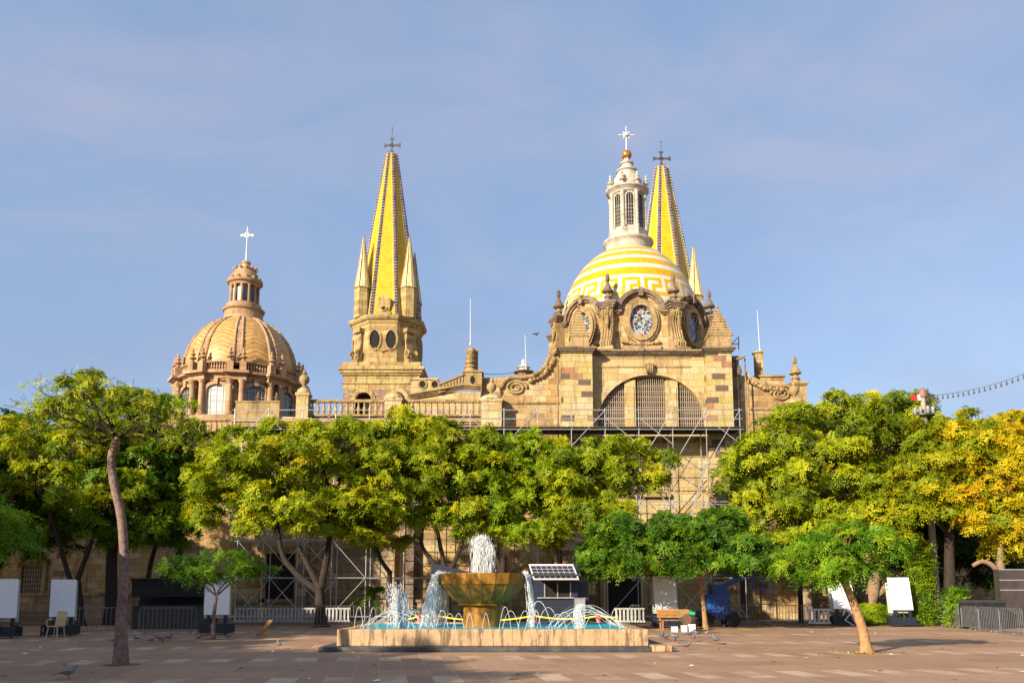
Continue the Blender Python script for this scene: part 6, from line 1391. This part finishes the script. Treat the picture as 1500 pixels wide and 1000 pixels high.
# silver car behind the hedge
YV=50.0; vx=hx(1358,895,YV); car=thing('parked_car','silver car half hidden behind the bushes and litter bin','car',(vx,YV,0)); M['silver']=plain('silver_paint',(0.55,0.56,0.58),0.25,0.5,0.05); M['carglass']=plain('car_glass',(0.02,0.025,0.03),0.08,0,0.2,spec=0.8)
def hull(pr,w,y0): 
    mb=MB(); mb.poly([(vx+a,y0-w/2,b) for a,b in pr],(0,w,0)); return mb
o=hull([(-2.0,0.35),(2.0,0.35),(2.05,0.7),(1.9,0.9),(1.1,0.98),(-1.3,1.0),(-1.95,0.92),(-2.05,0.6)],1.7,YV).build('body',M['silver'],car,True); bv=o.modifiers.new('b','BEVEL'); bv.width=0.12; bv.segments=3
o=hull([(-1.2,0.99),(1.05,0.97),(0.45,1.42),(0.1,1.5),(-0.75,1.48)],1.5,YV).build('cabin',M['silver'],car,True); bv=o.modifiers.new('b','BEVEL'); bv.width=0.1; bv.segments=3
for s,(pr) in enumerate(([(-1.0,1.02),(-0.15,1.02),(-0.15,1.40),(-0.68,1.40)],[(-0.05,1.02),(0.85,1.02),(0.35,1.36),(-0.05,1.40)])): mb=MB(); mb.poly([(vx+a,YV-0.757,b) for a,b in pr],(0,-0.006,0)); mb.build('window',M['carglass'],car)
for x in (-1.25,1.25):
    for y in (-0.78,0.78):
        mb=MB(); mb.lathe([(0,-0.1),(0.28,-0.1),(0.31,-0.05),(0.31,0.05),(0.28,0.1),(0,0.1)],(0,0,0),18); mb.v=[(vx+x+v[0],YV+y+v[2],0.31+v[1]) for v in mb.v]; mb.build('wheel',M['rubber'],car,True)

# ================================================================ hedge, shrubs, palm
def shrub(name,label,cat,x0,x1,y0,y1,z1,n,mat,L,seed,m=3,nf=6,top=True,droop=0.2):
    r=np.random.default_rng(seed); t=thing(name,label,cat,((x0+x1)/2,(y0+y1)/2,0))
    c=np.stack([r.uniform(x0,x1,n),r.uniform(y0,y1,n),r.uniform(0.08,1.0,n)**0.8*z1],1); ctr=np.array([(x0+x1)/2,(y0+y1)/2,z1*0.4])
    foliage('foliage',c,unit(c-ctr),r.uniform(0.1,0.95,n),t,M[mat],L,nf,m,0.4,0.3,droop,seed)
    mb=MB()
    for i in range(12): x=r.uniform(x0,x1); y=r.uniform(y0,y1); mb.tube([(x,y,0),(x+r.normal(0,.06),y,z1*0.5),(x+r.normal(0,.12),y+r.normal(0,.1),z1*0.85)],[0.02,0.015,0.006],4)
    mb.build('stems',M['bark'],t); return t
a,b=hx(1258,900,45),hx(1304,900,45); shrub('hedge','clipped green hedge between the two right display boards','hedge',a,b,45.0,46.4,1.05,560,'leaf_lime',0.2,51)
a,b=hx(1335,900,44.6),hx(1372,900,44.6); shrub('bush','low yellow-green bush left of the litter bin','bush',a,b,44.6,45.8,1.1,230,'leaf_bright',0.34,52,4,6,True,0.1)
a,b=hx(1392,900,42.6),hx(1420,900,42.6); shrub('tall_plant','leafy green plant behind the far right barrier','plant',a,b,42.4,43.4,1.9,120,'leaf_bright',0.36,53,4,5,True,0.2)
a,b=hx(1338,860,45),hx(1366,860,45); shrub('shrub','tall loose green shrub right of the bright white board','shrub',a,b,44.6,45.6,4.4,330,'leaf_green',0.4,54,3,6)
def palm(label,p,h,nf,L,seed,mat='leaf_dark'):
    r=np.random.default_rng(seed); t=thing('palm',label,'palm',p); mb=MB(); mb.tube([p,Vector(p)+Vector((0.05,0,h))],[0.16,0.12],8); mb.build('trunk',M['bark'],t)
    P=[];
    me=MB(); top=Vector(p)+Vector((0.05,0,h))
    for i in range(nf):
        a=2*math.pi*i/nf+r.uniform(-.2,.2); el=r.uniform(0.15,1.15); d=Vector((math.cos(a)*math.cos(el),math.sin(a)*math.cos(el),math.sin(el))); s=d.cross(Vector((0,0,1))).normalized()
        prev=None
        for j in range(15):
            f=j/14; q=top+d*L*f+Vector((0,0,-0.75*L*f*f)); 
            if j and j%1==0:
                tq=(q-prev).normalized()
                for sg in (-1,1):
                    e=(s*sg*0.8+tq*0.7+Vector((0,0,-0.25))).normalized()*(0.42*L*(1-0.6*abs(f-0.4)))*0.6; wv=tq*0.03*L; me.add([q-wv,q+wv,q+e],[(0,1,2)])
            prev=q
    o=me.build('crown',M[mat],t); at_=o.data.attributes.new('tint','FLOAT','FACE'); at_.data.foreach_set('value',r.uniform(0,1,len(o.data.polygons)).astype(np.float32)); return t
g=gp(545,916); palm('dark palm against the wall left of the fountain plume',(hx(545,880,50),50.0,0),1.6,22,1.7,61,'leaf_deep')
palm('drooping palm before the sunlit wall behind the middle barriers',(hx(1172,880,50),50.0,0),2.6,16,1.5,62,'leaf_dark')

# ================================================================ pigeons
def pigeon():
    t=thing('pigeon','pigeon','pigeon',(0,0,0),'pigeons on the square')
    mb=MB(); sp=[(-0.17,0,0.125),(-0.12,0,0.13),(-0.06,0,0.135),(0.0,0,0.14),(0.05,0,0.155),(0.085,0,0.185),(0.10,0,0.215),(0.115,0,0.238),(0.14,0,0.242),(0.158,0,0.238),(0.178,0,0.232)]
    mb.tube(sp,[0.006,0.028,0.05,0.062,0.058,0.042,0.030,0.030,0.027,0.010,0.003],10); mb.build('body',M['pg'],t,True)
    mb=MB(); mb.poly([(-0.15,-0.035,0.125),(-0.26,-0.05,0.105),(-0.27,0.05,0.105),(-0.15,0.035,0.125)],(0,0,0.012)); mb.build('tail',M['pgd'],t)
    for s in (-1,1):
        mb=MB(); mb.poly([(0.04,s*0.056,0.17),(0.02,s*0.066,0.13),(-0.08,s*0.058,0.115),(-0.19,s*0.03,0.12),(-0.10,s*0.045,0.165)],(0,s*0.012,0)); mb.build('wing',M['pgd'],t)
        mb=MB(); mb.tube([(0.0,s*0.025,0.09),(0.005,s*0.027,0.02),(0.03,s*0.03,0.005)],0.006,5); mb.build('leg',M['conered'],t)
    return t
M['pg']=plain('pigeon_grey',(0.16,0.16,0.18),0.7,0,0.4,20); M['pgd']=plain('pigeon_dark_wing',(0.09,0.09,0.10),0.7,0,0.3,20)
pg=pigeon(); plist=[(100,994,40,1.0,'dark pigeon nearest the camera at the bottom left'),(169,943,10,1,'pigeon just left of the slender tree trunk foot'),(199,939,150,1,'pigeon right of the slender tree trunk by the low kerb'),(222,942,60,1,'pinkish pigeon, left end of the flock before the black stall'),(232,939,200,1,'pigeon in the flock before the black stall'),(238,941,90,1,'pigeon in the flock before the black stall'),(247,938,10,1,'pigeon in the flock before the black stall'),(290,938,70,1,'pigeon left of the small young tree foot'),(294,935,170,1,'pigeon left of the small young tree foot'),(335,936,20,1,'pigeon right of the small young tree'),(378,934,100,1,'pigeon near the forked tree shade'),(408,949,120,1,'lone pale pigeon on open shaded paving left of the fountain'),
(970,936,75,1.25,'dark pigeon standing nearest the right end of the fountain'),(976,938,30,1.1,'pigeon pecking just right of the fountain end'),(989,938,160,1.2,'pale winged pigeon before the wooden bench'),(988,942,250,1.0,'small pigeon behind the stone slab'),(1012,933,20,1.25,'dark pigeon left of the thin pale trunk, largest of its group'),(1016,939,80,1.1,'dark pigeon left of the thin pale trunk, nearest of its group'),(1022,932,200,1.15,'pigeon with raised tail left of the thin pale trunk'),(1034,933,300,1.1,'pigeon at the foot of the thin pale trunk'),(1048,943,100,1.3,'pale upright pigeon alone right of the thin trunk'),(1006,951,10,1.0,'small pigeon alone nearest the right paving edge of the slab')]
for i,(px,py,rz,s,lb) in enumerate(plist):
    p=gp(px,py); o=pg if i==0 else dup(pg,p,R(rz),lb,0.92*s); 
    if i==0: o.location=p; o.rotation_euler=(0,0,R(rz)); o['label']=lb; o.scale=(0.95,)*3
fb=dup(pg,at(786,493,40),R(30),'tiny bird flying against the sky left of the striped dome'); fb['group']=''; fb.name='flying_bird'
# ================================================================ scattered litter and dead leaves, pale ring round the small tree
r=np.random.default_rng(77); mb=MB()
for i in range(150):
    y=r.uniform(15,42)**1.0; x=r.uniform(-0.62,0.62)*y; s=r.uniform(0.03,0.085); a=r.uniform(0,6.28)
    if FX0-0.5<x<FX1+0.5 and FY-0.6<y<FY+FD+0.6: continue
    c,q=math.cos(a)*s,math.sin(a)*s; mb.add([(x-c,y-q,0.012),(x+q,y-c,0.02),(x+c,y+q,0.035),(x-q,y+c,0.012)],[(0,1,2),(0,2,3)],0 if r.uniform()<0.45 else 1)
kind(mb.build('litter',[M['conewhite'],plain('dead_leaf',(0.22,0.13,0.05),0.9,0,0.3)]),'stuff')
mb=MB(); g=gp(1262,956)
for i in range(260):
    a=r.uniform(0,6.28); q=abs(r.normal(0,0.45)); x=g.x+q*math.cos(a)*1.2; y=g.y+q*math.sin(a); s=r.uniform(0.02,0.05); t0=r.uniform(0,6.28); c,d=math.cos(t0)*s,math.sin(t0)*s
    mb.add([(x-c,y-d,0.01),(x+d*.5,y-c*.5,0.016),(x+c,y+d,0.022),(x-d*.5,y+c*.5,0.01)],[(0,1,2,3)])
kind(mb.build('fallen_leaves',plain('yellow_fallen_leaf',(0.55,0.38,0.03),0.8,0,0.3)),'stuff')

p=gp(388,931); mb=MB(); mb.poly([(p.x-0.28,p.y,0.02),(p.x-0.10,p.y,0.02),(p.x+0.26,p.y+0.1,0.62),(p.x+0.08,p.y+0.1,0.62)],(0,0.03,0)); mb.box(p.x-0.3,p.x+0.0,p.y-0.1,p.y-0.002,0,0.05); tag(mb.build('leaning_plank',M['slatwood']),'short orange-brown plank propped up on the shaded paving left of the fountain','plank')

for nm,px,py,rr in (('soil_patch',177,973,0.42),('soil_patch',1270,955,0.5),('soil_patch',1034,926,0.5),('soil_patch',312,936,0.35)):
    p=gp(px,py); r=np.random.default_rng(px); mb=MB(); n=22; mb.add([(p.x+rr*r.uniform(.75,1.2)*math.cos(6.283*i/n),p.y+rr*r.uniform(.75,1.2)*math.sin(6.283*i/n),0.005) for i in range(n)],[tuple(range(n))]); kind(mb.build(nm,bpy.data.materials['soil']),'structure')
